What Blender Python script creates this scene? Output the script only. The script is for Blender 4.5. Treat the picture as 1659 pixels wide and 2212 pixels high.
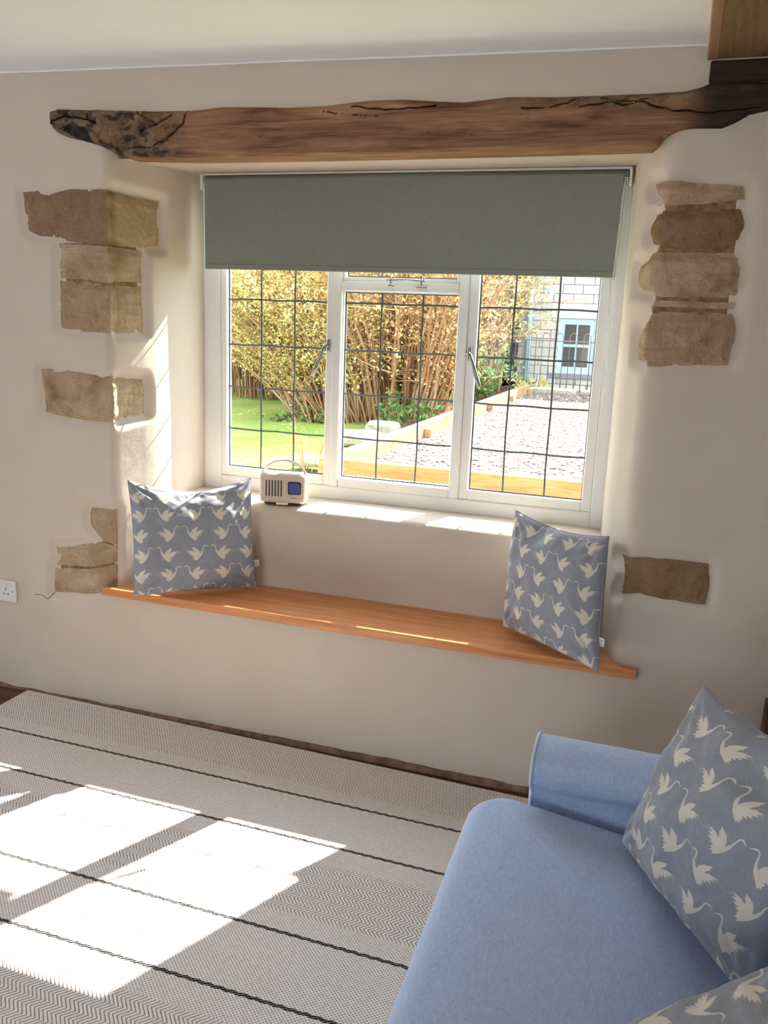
import bpy, math, random
import numpy as np
from mathutils import Vector, noise
random.seed(7); rng = np.random.default_rng(7)
PI = math.pi
for o in list(bpy.data.objects): bpy.data.objects.remove(o)
SC = bpy.context.scene; COL = SC.collection

# ---------------------------------------------------------------- camera
YAW, PIT, ROL = math.radians(18.2745), math.radians(-12.7014), math.radians(2.2036)
FPX, CX, CY = 1864.95, 829.5, 1106.0
CAM = np.array([0.0, -2.5916, 1.5])
_f = np.array([-math.sin(YAW)*math.cos(PIT), math.cos(YAW)*math.cos(PIT), math.sin(PIT)])
_r = np.array([math.cos(YAW), math.sin(YAW), 0.0]); _u = np.cross(_r, _f)
RT = math.cos(ROL)*_r + math.sin(ROL)*_u; UP = -math.sin(ROL)*_r + math.cos(ROL)*_u; FW = _f
cd = bpy.data.cameras.new('camera'); cam = bpy.data.objects.new('camera', cd); COL.objects.link(cam)
cd.sensor_fit = 'HORIZONTAL'; cd.sensor_width = 36; cd.lens = FPX/1659*36; cd.clip_end = 200; cd.clip_start = .05
from mathutils import Matrix
cam.matrix_world = Matrix(((RT[0], UP[0], -FW[0], CAM[0]), (RT[1], UP[1], -FW[1], CAM[1]), (RT[2], UP[2], -FW[2], CAM[2]), (0, 0, 0, 1)))
SC.camera = cam

# ---------------------------------------------------------------- light
SC.view_settings.view_transform = 'Standard'; SC.view_settings.look = 'None'
SC.view_settings.gamma = 1; SC.view_settings.use_curve_mapping = False
SC.view_settings.exposure = 0.0
W = bpy.data.worlds.new('world'); SC.world = W; W.use_nodes = True
bg = W.node_tree.nodes['Background']; bg.inputs[0].default_value = (.74, .87, 1.0, 1); bg.inputs[1].default_value = 9.0
sd = bpy.data.lights.new('sun', 'SUN'); sd.energy = 34.0; sd.angle = math.radians(.55); sd.color = (1, .95, .87)
sun = bpy.data.objects.new('sun', sd); COL.objects.link(sun)
SUND = Vector((-.45, -1, -1.0)).normalized()
sun.rotation_euler = SUND.to_track_quat('-Z', 'Y').to_euler(); sun.location = (6, 10, 12)
def area(name, loc, rot, sx, sy, e, col):
    d = bpy.data.lights.new(name, 'AREA'); d.shape = 'RECTANGLE'; d.size = sx; d.size_y = sy; d.energy = e; d.color = col
    o = bpy.data.objects.new(name, d); COL.objects.link(o); o.location = loc; o.rotation_euler = rot; return o
# added fill lamps at unseen openings in the back and left walls
area('fill_back', (-1.3, -6.42, 1.5), (math.radians(112), 0, 0), 1.9, 1.3, 8.5, (1, .90, .78))
area('fill_left', (-5.42, -1.4, 1.45), (0, math.radians(-98), 0), 1.2, 1.2, 10, (1, .95, .90))

# ---------------------------------------------------------------- helpers
def px_ray(p):
    d = (p[0]-CX)/FPX*RT - (p[1]-CY)/FPX*UP + FW; return d/np.linalg.norm(d)
def ony(p, y): d = px_ray(p); return CAM + d*(y-CAM[1])/d[1]
def onz(p, z): d = px_ray(p); return CAM + d*(z-CAM[2])/d[2]
def onpl(p, p0, n): d = px_ray(p); return CAM + d*(np.dot(p0-CAM, n)/np.dot(d, n))

def tag(o, label=None, cat=None, group=None, kind=None):
    if label: o['label'] = label
    if cat: o['category'] = cat
    if group: o['group'] = group
    if kind: o['kind'] = kind
    return o
def empty(name, loc=(0, 0, 0), rz=0):
    o = bpy.data.objects.new(name, None); COL.objects.link(o); o.location = loc; o.rotation_euler = (0, 0, rz); o.empty_display_size = .05
    return o
class MB:
    def __init__(s): s.v = []; s.f = []
    def add(s, v, f):
        b = len(s.v); s.v += [tuple(map(float, q)) for q in v]; s.f += [tuple(i+b for i in q) for q in f]; return s
    def box(s, x0, x1, y0, y1, z0, z1, b=0.0):
        if b <= 0:
            v = [(x, y, z) for x in (x0, x1) for y in (y0, y1) for z in (z0, z1)]
            return s.add(v, [(0, 1, 3, 2), (4, 6, 7, 5), (0, 4, 5, 1), (2, 3, 7, 6), (0, 2, 6, 4), (1, 5, 7, 3)])
        xs = [x0, x1]; ys = [y0, y1]; zs = [z0, z1]; sg = [1, -1]; v = []; idx = {}
        for i in (0, 1):
            for j in (0, 1):
                for k in (0, 1):
                    for a in range(3):
                        dx = 0 if a == 0 else b; dy = 0 if a == 1 else b; dz = 0 if a == 2 else b
                        idx[i, j, k, a] = len(v); v.append((xs[i]+sg[i]*dx, ys[j]+sg[j]*dy, zs[k]+sg[k]*dz))
        f = []
        for i in (0, 1): f.append([idx[i, 0, 0, 0], idx[i, 1, 0, 0], idx[i, 1, 1, 0], idx[i, 0, 1, 0]][::(1 if i else -1)])
        for j in (0, 1): f.append([idx[0, j, 0, 1], idx[1, j, 0, 1], idx[1, j, 1, 1], idx[0, j, 1, 1]][::(-1 if j else 1)])
        for k in (0, 1): f.append([idx[0, 0, k, 2], idx[1, 0, k, 2], idx[1, 1, k, 2], idx[0, 1, k, 2]][::(1 if k else -1)])
        for i in (0, 1):
            for j in (0, 1): f.append([idx[i, j, 0, 0], idx[i, j, 1, 0], idx[i, j, 1, 1], idx[i, j, 0, 1]])
        for i in (0, 1):
            for k in (0, 1): f.append([idx[i, 0, k, 0], idx[i, 1, k, 0], idx[i, 1, k, 2], idx[i, 0, k, 2]])
        for j in (0, 1):
            for k in (0, 1): f.append([idx[0, j, k, 1], idx[1, j, k, 1], idx[1, j, k, 2], idx[0, j, k, 2]])
        for i in (0, 1):
            for j in (0, 1):
                for k in (0, 1): f.append([idx[i, j, k, 0], idx[i, j, k, 1], idx[i, j, k, 2]])
        return s.add(v, f)
    def tube(s, pts, r, n=8, cap=True):
        pts = [Vector(p) for p in pts]; rs = r if isinstance(r, (list, tuple)) else [r]*len(pts)
        t0 = (pts[1]-pts[0]).normalized(); a = t0.orthogonal().normalized(); v = []; f = []
        for i, p in enumerate(pts):
            t = (pts[min(i+1, len(pts)-1)]-pts[max(i-1, 0)]).normalized()
            a = (a - t*a.dot(t)).normalized(); b = t.cross(a)
            for k in range(n):
                g = 2*PI*k/n; v.append(p+(a*math.cos(g)+b*math.sin(g))*rs[i])
        for i in range(len(pts)-1):
            for k in range(n):
                f.append((i*n+k, i*n+(k+1) % n, (i+1)*n+(k+1) % n, (i+1)*n+k))
        if cap: f.append(tuple(range(n))[::-1]); f.append(tuple((len(pts)-1)*n+k for k in range(n)))
        return s.add(v, f)
    def ball(s, c, r, n=8, m=6, sc=(1, 1, 1)):
        v = [(c[0], c[1], c[2]+r*sc[2])]; f = []
        for i in range(1, m):
            th = PI*i/m
            for k in range(n):
                g = 2*PI*k/n; v.append((c[0]+r*sc[0]*math.sin(th)*math.cos(g), c[1]+r*sc[1]*math.sin(th)*math.sin(g), c[2]+r*sc[2]*math.cos(th)))
        v.append((c[0], c[1], c[2]-r*sc[2])); L = len(v)-1
        for k in range(n):
            f.append((0, 1+k, 1+(k+1) % n)); f.append((L, 1+(m-2)*n+(k+1) % n, 1+(m-2)*n+k))
            for i in range(m-2): f.append((1+i*n+k, 1+(i+1)*n+k, 1+(i+1)*n+(k+1) % n, 1+i*n+(k+1) % n))
        return s.add(v, f)
    def prism(s, pts, h, axis='z', base=0):
        n = len(pts); v = []
        for q in (base, base+h):
            for a, b in pts: v.append((a, b, q) if axis == 'z' else ((a, q, b) if axis == 'y' else (q, a, b)))
        f = [tuple(range(n))[::-1], tuple(range(n, 2*n))]+[(i, (i+1) % n, n+(i+1) % n, n+i) for i in range(n)]
        return s.add(v, f)
    def grid(s, P):      # P: array (a,b,3)
        a, b = P.shape[:2]
        f = [(i*b+j, (i+1)*b+j, (i+1)*b+j+1, i*b+j+1) for i in range(a-1) for j in range(b-1)]
        return s.add(P.reshape(-1, 3), f)
    def build(s, name, mat, parent=None, smooth=False, bevel=0):
        me = bpy.data.meshes.new(name); me.from_pydata(s.v, [], s.f)
        import bmesh
        bm = bmesh.new(); bm.from_mesh(me); bmesh.ops.recalc_face_normals(bm, faces=bm.faces[:]); bm.to_mesh(me); bm.free()
        o = bpy.data.objects.new(name, me); COL.objects.link(o)
        for m in (mat if isinstance(mat, (list, tuple)) else [mat]): me.materials.append(m)
        if smooth:
            me.polygons.foreach_set('use_smooth', [True]*len(me.polygons))
        if parent: o.parent = parent
        if bevel:
            md = o.modifiers.new('bevel', 'BEVEL'); md.width = bevel; md.segments = 2; md.limit_method = 'ANGLE'
        return o
def numesh(name, V, F, mat, parent=None, smooth=True, attrs=None):      # fast mesh from numpy, quads
    me = bpy.data.meshes.new(name); V = np.asarray(V, np.float32); F = np.asarray(F, np.int32)
    me.vertices.add(len(V)); me.vertices.foreach_set('co', V.ravel())
    k = F.shape[1]; me.loops.add(F.size); me.loops.foreach_set('vertex_index', F.ravel())
    me.polygons.add(len(F)); me.polygons.foreach_set('loop_start', np.arange(0, F.size, k, dtype=np.int32)); me.polygons.foreach_set('loop_total', np.full(len(F), k, np.int32))
    if smooth: me.polygons.foreach_set('use_smooth', np.ones(len(F), bool))
    me.update(calc_edges=True); me.validate()
    if attrs:
        for n_, a in attrs.items():
            at = me.attributes.new(n_, 'FLOAT', 'POINT'); at.data.foreach_set('value', np.asarray(a, np.float32))
    o = bpy.data.objects.new(name, me); COL.objects.link(o); me.materials.append(mat)
    if parent: o.parent = parent
    return o
def gridfaces(a, b):
    I, J = np.meshgrid(np.arange(a-1), np.arange(b-1), indexing='ij'); q = (I*b+J).ravel()
    return np.stack([q, q+b, q+b+1, q+1], 1)
def sstep(t): t = np.clip(t, 0, 1); return t*t*(3-2*t)
def fbm(x, y, z=0, o=4): return noise.fractal((x, y, z), 1.0, 2.0, o)
def polydist(X, Y, poly):      # signed distance, negative inside
    d = np.full(X.shape, 1e9); ins = np.zeros(X.shape, bool); n = len(poly)
    for i in range(n):
        x0, y0 = poly[i]; x1, y1 = poly[(i+1) % n]; ex, ey = x1-x0, y1-y0
        t = np.clip(((X-x0)*ex+(Y-y0)*ey)/(ex*ex+ey*ey+1e-12), 0, 1)
        d = np.minimum(d, np.hypot(X-x0-t*ex, Y-y0-t*ey))
        c = ((y0 > Y) != (y1 > Y)) & (X < (x1-x0)*(Y-y0)/((y1-y0) if y1 != y0 else 1e-12)+x0); ins ^= c
    return np.where(ins, -d, d)

# ---------------------------------------------------------------- materials
class NT:
    def __init__(s, name):
        s.m = bpy.data.materials.new(name); s.m.use_nodes = True; s.t = s.m.node_tree; s.n = s.t.nodes; s.l = s.t.links
        s.b = s.n['Principled BSDF']; s.out = s.n['Material Output']; s._c = None
    def node(s, k, **kw):
        q = s.n.new(k)
        for a, v in kw.items(): setattr(q, a, v)
        return q
    def put(s, sock, v):
        if hasattr(v, 'is_output') or isinstance(v, bpy.types.NodeSocket): s.l.new(v, sock)
        elif isinstance(v, (tuple, list)) and len(v) == 3 and sock.type == 'RGBA': sock.default_value = (*v, 1)
        else: sock.default_value = v
    def co(s):
        if not s._c: s._c = s.node('ShaderNodeTexCoord').outputs['Object']
        return s._c
    def m1(s, op, a, b=0.0, c=0.0, clamp=False):
        q = s.node('ShaderNodeMath', operation=op, use_clamp=clamp); s.put(q.inputs[0], a); s.put(q.inputs[1], b); s.put(q.inputs[2], c); return q.outputs[0]
    def xyz(s, v=None):
        q = s.node('ShaderNodeSeparateXYZ'); s.l.new(v or s.co(), q.inputs[0]); return q.outputs
    def map(s, sc=(1, 1, 1), loc=(0, 0, 0), rot=(0, 0, 0)):
        q = s.node('ShaderNodeMapping'); s.l.new(s.co(), q.inputs[0]); q.inputs['Scale'].default_value = sc; q.inputs['Location'].default_value = loc; q.inputs['Rotation'].default_value = rot; return q.outputs[0]
    def noise(s, scale, det=4, vec=None, dist=0.0, rough=.55):
        q = s.node('ShaderNodeTexNoise'); s.l.new(vec or s.co(), q.inputs['Vector']); q.inputs['Scale'].default_value = scale; q.inputs['Detail'].default_value = det; q.inputs['Distortion'].default_value = dist; q.inputs['Roughness'].default_value = rough; return q.outputs[0]
    def vor(s, scale, vec=None, out='Distance'):
        q = s.node('ShaderNodeTexVoronoi'); s.l.new(vec or s.co(), q.inputs['Vector']); q.inputs['Scale'].default_value = scale; return q.outputs[out]
    def ramp(s, f, stops, interp='LINEAR'):
        q = s.node('ShaderNodeValToRGB'); q.color_ramp.interpolation = interp; e = q.color_ramp.elements
        while len(e) < len(stops): e.new(.5)
        for i, (p, c) in enumerate(stops): e[i].position = p; e[i].color = (*c, 1) if len(c) == 3 else c
        s.put(q.inputs[0], f); return q.outputs[0]
    def mr(s, v, a, b, c=0.0, d=1.0):
        q = s.node('ShaderNodeMapRange'); s.put(q.inputs[0], v); q.inputs[1].default_value = a; q.inputs[2].default_value = b; q.inputs[3].default_value = c; q.inputs[4].default_value = d; return q.outputs[0]
    def mix(s, f, a, b, mode='MIX'):
        q = s.node('ShaderNodeMix', data_type='RGBA', blend_type=mode); s.put(q.inputs[0], f); s.put(q.inputs[6], a); s.put(q.inputs[7], b); return q.outputs[2]
    def bump(s, h, st=.3, d=.01):
        q = s.node('ShaderNodeBump'); q.inputs['Strength'].default_value = st; q.inputs['Distance'].default_value = d; s.l.new(h, q.inputs['Height']); s.l.new(q.outputs[0], s.b.inputs['Normal'])
    def fin(s, col=None, rough=.6, metal=0.0, spec=.5, **kw):
        if col is not None: s.put(s.b.inputs['Base Color'], col)
        s.put(s.b.inputs['Roughness'], rough); s.b.inputs['Metallic'].default_value = metal; s.b.inputs['Specular IOR Level'].default_value = spec
        for k, v in kw.items(): s.put(s.b.inputs[k], v)
        return s.m
def lin(r, g, b): return tuple(((c/255)/12.92 if c/255 <= .04045 else ((c/255+.055)/1.055)**2.4) for c in (r, g, b))
def plain(name, col, rough=.5, metal=0.0, var=.06, scale=30, bump=0.0, spec=.5):
    t = NT(name); n = t.noise(scale, 3); c0 = tuple(max(0, c*(1-var)) for c in col); c1 = tuple(min(1, c*(1+var)) for c in col)
    if bump: t.bump(t.noise(scale*3, 4), bump, .005)
    return t.fin(t.ramp(n, [(.3, c0), (.7, c1)]), rough, metal, spec)

t = NT('plaster'); n = t.noise(5, 5); n2 = t.noise(140, 3)
t.bump(t.m1('ADD', t.m1('MULTIPLY', n, 1.0), t.m1('MULTIPLY', n2, .05)), .22, .02)
M_PLASTER = t.fin(t.ramp(n, [(.3, lin(206, 190, 173)), (.7, lin(211, 196, 180))]), .85, spec=.25)
t = NT('ceiling_paint'); n = t.noise(3, 4); t.bump(n, .15, .02)
M_CEIL = t.fin(t.ramp(n, [(.3, lin(246, 243, 241)), (.7, lin(251, 249, 247))]), .85, spec=.2)
t = NT('limestone'); at = t.node('ShaderNodeObjectInfo').outputs['Random']
n = t.noise(9, 6, rough=.65); n2 = t.noise(60, 5, rough=.7); n3 = t.noise(3.2, 3)
c = t.ramp(n, [(.28, lin(150, 122, 92)), (.42, lin(196, 166, 132)), (.58, lin(212, 186, 154)), (.8, lin(230, 212, 184))])
c = t.mix(t.mr(n3, .50, .68, 0, .55), c, lin(150, 116, 82))
c = t.mix(t.mr(n2, .60, .74, 0, .5), c, lin(96, 72, 48)); c = t.mix(t.mr(n2, .40, .28, 0, .5), c, lin(222, 206, 178))
c = t.mix(t.mr(at, 0, 1, 0, .35), c, lin(168, 138, 108))
pt = t.vor(85); c = t.mix(t.m1('MULTIPLY', t.mr(pt, .16, .06, 0, 1), t.mr(t.noise(6, 3), .5, .6)), c, lin(60, 42, 28)); st_ = t.noise(7, 4, t.map((1, 1, 5)), .6); c = t.mix(t.mr(st_, .55, .70, 0, .45), c, lin(158, 124, 88)); t.bump(t.m1('ADD', n, t.m1('MULTIPLY', n2, .9)), 1.0, .016); M_STONE = t.fin(c, .9, spec=.15)
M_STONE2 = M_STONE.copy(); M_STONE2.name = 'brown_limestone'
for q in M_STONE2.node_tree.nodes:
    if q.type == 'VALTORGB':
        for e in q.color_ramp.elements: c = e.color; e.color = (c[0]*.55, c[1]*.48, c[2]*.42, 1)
M_STONE3 = M_STONE2.copy(); M_STONE3.name = 'side_lightened_limestone'  # brown stone; the brighter window-facing side is put into the colour
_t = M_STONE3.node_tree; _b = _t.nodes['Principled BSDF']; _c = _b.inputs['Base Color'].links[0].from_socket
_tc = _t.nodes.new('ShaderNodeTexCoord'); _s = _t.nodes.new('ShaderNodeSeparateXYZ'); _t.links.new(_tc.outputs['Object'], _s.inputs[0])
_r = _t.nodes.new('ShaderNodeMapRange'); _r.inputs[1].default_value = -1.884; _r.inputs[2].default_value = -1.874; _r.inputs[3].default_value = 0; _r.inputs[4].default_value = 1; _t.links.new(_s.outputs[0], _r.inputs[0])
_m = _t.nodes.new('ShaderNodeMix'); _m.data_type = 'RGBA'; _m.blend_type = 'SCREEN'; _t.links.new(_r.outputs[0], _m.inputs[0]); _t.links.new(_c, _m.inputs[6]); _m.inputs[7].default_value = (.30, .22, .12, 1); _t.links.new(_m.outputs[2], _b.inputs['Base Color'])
t = NT('mortar'); n = t.noise(50, 5); t.bump(n, .8, .01); M_MORTAR = t.fin(t.ramp(n, [(.3, lin(120, 92, 62)), (.7, lin(172, 140, 100))]), .95, spec=.1)
def wood(name, cols, sx=1.2, sy=14, sz=14, rough=.55, knots=None, crack=False, bump=.3, spec=.3):
    t = NT(name); v = t.map((sx, sy, sz)); n = t.noise(2.2, 6, v, 1.2, .6); g = t.noise(9, 5, t.map((sx*.7, sy*2, sz*2)), .4)
    k = len(cols); c = t.ramp(t.m1('ADD', t.m1('MULTIPLY', n, .75), t.m1('MULTIPLY', g, .25)), [(.32+.36*i/(k-1), cols[i]) for i in range(k)])
    if knots:
        vd = t.vor(knots, t.map((.6, 1, 1))); c = t.mix(t.mr(vd, .10, .03, 0, .85), c, tuple(q*.25 for q in cols[0]))
    h = t.m1('ADD', n, t.m1('MULTIPLY', g, .5))
    if crack:
        a = t.node('ShaderNodeAttribute', attribute_name='dark').outputs['Fac']; c = t.mix(a, c, lin(30, 18, 12))
        b = t.node('ShaderNodeAttribute', attribute_name='grey').outputs['Fac']
        gr = t.ramp(t.noise(22, 6, rough=.7), [(.3, lin(58, 42, 30)), (.5, lin(116, 92, 70)), (.72, lin(152, 126, 98))]); c = t.mix(b, c, gr)
        c = t.mix(a, c, lin(26, 16, 10))
        c2 = t.noise(40, 3, t.map((1, 2, 2))); c = t.mix(t.mr(c2, .70, .76, 0, .8), c, lin(50, 30, 20))
    t.bump(h, bump, .006); return t.fin(c, rough, spec=spec)
M_BEAM = wood('oak_beam', [lin(70, 45, 32), lin(128, 88, 62), lin(156, 114, 84), lin(184, 142, 110)], 1.0, 11, 11, .7, crack=True, bump=.6)
M_DARKOAK = wood('dark_oak', [lin(40, 24, 18), lin(58, 36, 26), lin(74, 48, 34)], 1.0, 12, 12, .75)
M_JOIST = wood('joist_oak', [lin(104, 80, 50), lin(132, 106, 70), lin(150, 120, 84)], 14, 1.0, 14, .8)
M_JOISTP = wood('joist_pale', [lin(150, 112, 80), lin(176, 138, 100)], 14, 1.0, 14, .8)
M_PINE = wood('pine', [lin(178, 104, 56), lin(206, 132, 78), lin(218, 148, 92), lin(228, 164, 108)], .9, 16, 16, .38, knots=3.2, bump=.08, spec=.45)
M_SLEEPER = wood('sleeper', [lin(196, 152, 98), lin(222, 182, 126), lin(238, 206, 156)], 1.2, 10, 10, .8)
M_FLOORW = wood('floor_wood', [lin(60, 38, 24), lin(88, 58, 38), lin(108, 74, 48)], 1.0, 9, 9, .6)
M_WHITE = plain('white_paint', lin(236, 234, 230), .4, var=.015)
M_BLIND = NT('blind_fabric'); t = M_BLIND; n = t.noise(260, 2, t.map((1, 1, 1))); t.bump(n, .15, .001)
M_BLIND = t.fin(t.ramp(n, [(.3, lin(132, 135, 126)), (.7, lin(144, 147, 138))]), .9, spec=.15)
M_CHROME = plain('brushed_metal', lin(150, 148, 148), .28, 1.0, .05)
M_LEAD = plain('lead_came', lin(88, 92, 98), .55, .6, .2, 160)
t = NT('window_glass'); gl = t.node('ShaderNodeBsdfGlossy'); gl.inputs['Roughness'].default_value = .01
tr = t.node('ShaderNodeBsdfTransparent'); tr.inputs[0].default_value = (.97, .985, .98, 1)
fr = t.node('ShaderNodeFresnel'); fr.inputs[0].default_value = 1.45; mx = t.node('ShaderNodeMixShader')
t.l.new(t.m1('MULTIPLY', fr.outputs[0], .2), mx.inputs[0]); t.l.new(tr.outputs[0], mx.inputs[1]); t.l.new(gl.outputs[0], mx.inputs[2]); t.l.new(mx.outputs[0], t.out.inputs[0]); M_GLASS = t.m

def fabric(name, c0, c1, streak, sc=1.0, prnt=None):
    t = NT(name)
    a = t.noise(60*sc, 3, t.map((14, 1, 1))); b = t.noise(60*sc, 3, t.map((1, 14, 14)))
    w = t.m1('ADD', t.m1('MULTIPLY', a, .5), t.m1('MULTIPLY', b, .5)); c = t.ramp(w, [(.38, c0), (.62, c1)])
    c = t.mix(t.mr(a, .66, .76, 0, .6), c, streak)
    if prnt:
        f = t.node('ShaderNodeAttribute', attribute_name='print').outputs['Fac']; c = t.mix(f, c, prnt)
    t.bump(w, .25, .002)
    return t.fin(c, .85, spec=.2, **{'Sheen Weight': .25, 'Sheen Roughness': .4})
M_SOFA = fabric('sofa_linen', lin(160, 176, 206), lin(188, 204, 234), lin(226, 236, 252))
M_SWAN = fabric('swan_print_cotton', lin(136, 138, 146), lin(154, 156, 164), lin(162, 164, 172), 1.6, lin(216, 206, 192))
M_PIPE = plain('piping', lin(196, 212, 232), .8, var=.03)
M_TAG = plain('tag_cloth', lin(226, 224, 220), .8, var=.02); M_BLACK = plain('black_ink', lin(32, 30, 32), .7)

# ---------------------------------------------------------------- unrolled wall mapping (wall face + splayed reveals)
XL, XR = -1.88, -.095
PATH = {'L': [np.array([XL, 0.]), np.array([-1.81, .18]), np.array([-1.786, .57])], 'R': [np.array([XR, 0.]), np.array([-.165, .18]), np.array([-.215, .57])]}
SEG = {k: [np.linalg.norm(v[1]-v[0]), np.linalg.norm(v[2]-v[1])] for k, v in PATH.items()}
def rawpos(side, q):      # q<0 on the wall face, then along the splay, then along the reveal
    a, b, c = PATH[side]; l1, l2 = SEG[side]
    if q <= 0: return a+np.array([-1. if side == 'L' else 1., 0.])*(-q)
    if q <= l1: return a+(b-a)*q/l1
    return b+(c-b)*(q-l1)/l2
def maps(side, r):
    """s -> point on the plaster; s is x on the wall face and runs on around the corner into the recess"""
    cache = {}
    def base(q):
        k = round(q, 5)
        if k not in cache:
            w = r+(max(r, .06)-r)*min(1, max(0, (q-.07)/.08)); cache[k] = sum(rawpos(side, q+w*t_) for t_ in (-1, -.75, -.5, -.25, 0, .25, .5, .75, 1))/9
        return cache[k]
    def f(s, off=0.0):
        q = (s-XL) if side == 'L' else (XR-s); p = base(q)
        if off == 0: return p[0], p[1]
        d = base(q+.003)-base(q-.003); d = d/np.linalg.norm(d); n = np.array([d[1], -d[0]]) if side == 'L' else np.array([-d[1], d[0]])
        return p[0]+n[0]*off, p[1]+n[1]*off
    return f
def unroll(side, p):
    P = ony(p, 0)
    if (side == 'L' and P[0] <= XL) or (side == 'R' and P[0] >= XR): return (P[0], P[2])
    a, b, c = PATH[side]; l1, l2 = SEG[side]; sg = 1 if side == 'L' else -1; X0 = XL if side == 'L' else XR
    for c0, c1, l, q0 in ((a, b, l1, 0), (b, c, l2, l1)):
        d = (c1-c0)/l; nn_ = np.array([d[1], -d[0]])*sg; Q = onpl(p, np.array([*(c0-nn_*.020), 0]), np.array([d[1], -d[0], 0])); t_ = np.dot(Q[:2]-c0, d)
        if t_ <= l or q0 > 0: return (X0+sg*(q0+t_), Q[2])
STL = [
 ([(47,415),(75,412),(100,420),(150,408),(215,408),(229,412),(290,425),(343,437),(344,480),(343,534),(300,537),(240,530),(228,529),(190,526),(150,522),(125,513),(85,510),(60,498),(52,460)], 'weathered brown top quoin stone of the left column, wrapping into the window recess'),
 ([(125,525),(229,531),(308,541),(310,560),(306,611),(270,608),(232,612),(190,604),(130,601),(127,560)], 'shallow pale tan quoin stone directly under the brown top stone left of the window'),
 ([(128,606),(190,609),(232,617),(306,619),(308,660),(310,718),(240,720),(180,717),(130,708),(127,660)], 'tall square pale limestone at the foot of the upper left column'),
 ([(88,797),(130,797),(180,808),(240,814),(308,820),(313,850),(312,892),(250,910),(180,908),(150,903),(95,890),(93,850),(88,820)], 'isolated wide limestone block in the plaster halfway down left of the window'),
 ([(195,1098),(250,1102),(251,1140),(250,1178),(222,1171),(205,1150),(191,1130),(192,1110)], 'small notched limestone standing on the two stones beside the left cushion'),
 ([(118,1180),(150,1182),(200,1173),(222,1174),(250,1181),(250,1216),(200,1225),(120,1222),(125,1200)], 'low limestone between the notched stone and the bottom stone beside the left cushion'),
 ([(116,1227),(190,1231),(250,1220),(250,1250),(250,1285),(115,1279)], 'bottom left limestone next to the left end of the pine seat board'),
]
STR = [
 ([(1415,400),(1430,393),(1480,391),(1560,398),(1605,402),(1610,430),(1560,436),(1500,441),(1440,444),(1428,440),(1420,420)], 'grey topmost stone of the column right of the window'),
 ([(1428,454),(1500,456),(1600,450),(1608,480),(1603,522),(1560,533),(1480,537),(1440,535),(1410,528),(1408,500),(1418,465)], 'dark brown mottled stone second from the top right of the window'),
 ([(1378,625),(1380,575),(1402,562),(1410,547),(1480,545),(1595,546),(1600,570),(1592,642),(1520,645),(1420,641),(1403,628)], 'pale stone with black flecks in the right column, reaching into the recess'),
 ([(1408,648),(1500,651),(1588,654),(1585,668),(1500,665),(1408,662)], 'thin dark stone sliver between two pale stones of the right column'),
 ([(1403,678),(1430,673),(1583,678),(1590,705),(1585,740),(1572,788),(1480,790),(1393,792),(1380,775),(1383,715),(1400,700)], 'large tan stone at the foot of the column right of the window'),
 ([(1343,1198),(1400,1205),(1490,1215),(1530,1222),(1534,1250),(1528,1290),(1523,1307),(1440,1297),(1380,1283),(1340,1278),(1346,1240)], 'single brown stone low in the plaster right of the right cushion'),
]
UL = [[unroll('L', q) for q in p] for p, _ in STL]; UR = [[unroll('R', q) for q in p] for p, _ in STR]
MORT = [('R', [(1432,405),(1598,408),(1600,520),(1590,560),(1584,640),(1578,690),(1568,780),(1400,780),(1400,700),(1410,640),(1408,600),(1415,540),(1428,470)]),
 ('L', [(135,515),(300,530),(302,700),(240,712),(135,700)]), ('L', [(205,1110),(247,1110),(247,1270),(122,1270),(128,1188),(215,1168)])]
MORT = [(a_, [unroll(a_, q) for q in p]) for a_, p in MORT]
Z0, Z1 = .40, 2.02
def amp(side, s): return .010+.015*float(sstep(np.array(((s-XL) if side == 'L' else (XR-s))/.04)))
def wallpiece(side, r, s0, s1, polys, step=.01):
    f = maps(side, r); S = np.arange(s0, s1+step/2, step); Z = np.linspace(Z0, Z1, int((Z1-Z0)/step)+1)
    SS, ZZ = np.meshgrid(S, Z, indexing='ij'); D = np.full(SS.shape, 1.0)
    for p in polys: D = np.minimum(D, polydist(SS, ZZ, p))
    off = -np.array([amp(side, s) for s in S])[:, None]*(1-sstep((D-.002)/.034))
    for a_, p in MORT:
        if a_ == side: off = np.where(polydist(SS, ZZ, p) < -.014, -.05, off)
    P = np.zeros((*SS.shape, 3))
    for i, s in enumerate(S):
        for j, z in enumerate(Z):
            edge = min(1, max(0, (z-Z0)/.03))*min(1, max(0, (Z1-z)/.03))*min(1, abs(s-(s0 if side == 'L' else s1))/.05)
            o = off[i, j]+.004*edge*noise.noise((s*4, z*4, 3))
            x, y = f(s, o); P[i, j] = (x, y, z)
    return P
wall_left_limit, wall_right_limit = -3.3, .80
mb = MB(); SB = .30
PLm = wallpiece('L', .022, -2.40, XL+sum(SEG['L'])-.03, UL); PRm = wallpiece('R', .04, XR-sum(SEG['R'])+.03, .35, UR)
mb.grid(PLm); mb.grid(PRm)
def flat(x0, x1, z0, z1, y=0.0): mb.add([(x0, y, z0), (x1, y, z0), (x1, y, z1), (x0, y, z1)], [(0, 1, 2, 3)])
flat(-5.5, -2.40, Z0, Z1); flat(.35, .8, Z0, Z1); flat(-5.5, XL, 0, Z0); flat(XR, .8, 0, Z0); flat(XL, XR, 0, .456); mb.box(XL-.03, XL+.06, .0008, .08, .3, .4575); mb.box(XR-.10, XR+.055, .0008, .08, .3, .4575); flat(-5.5, .8, Z1, 2.5)
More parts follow.
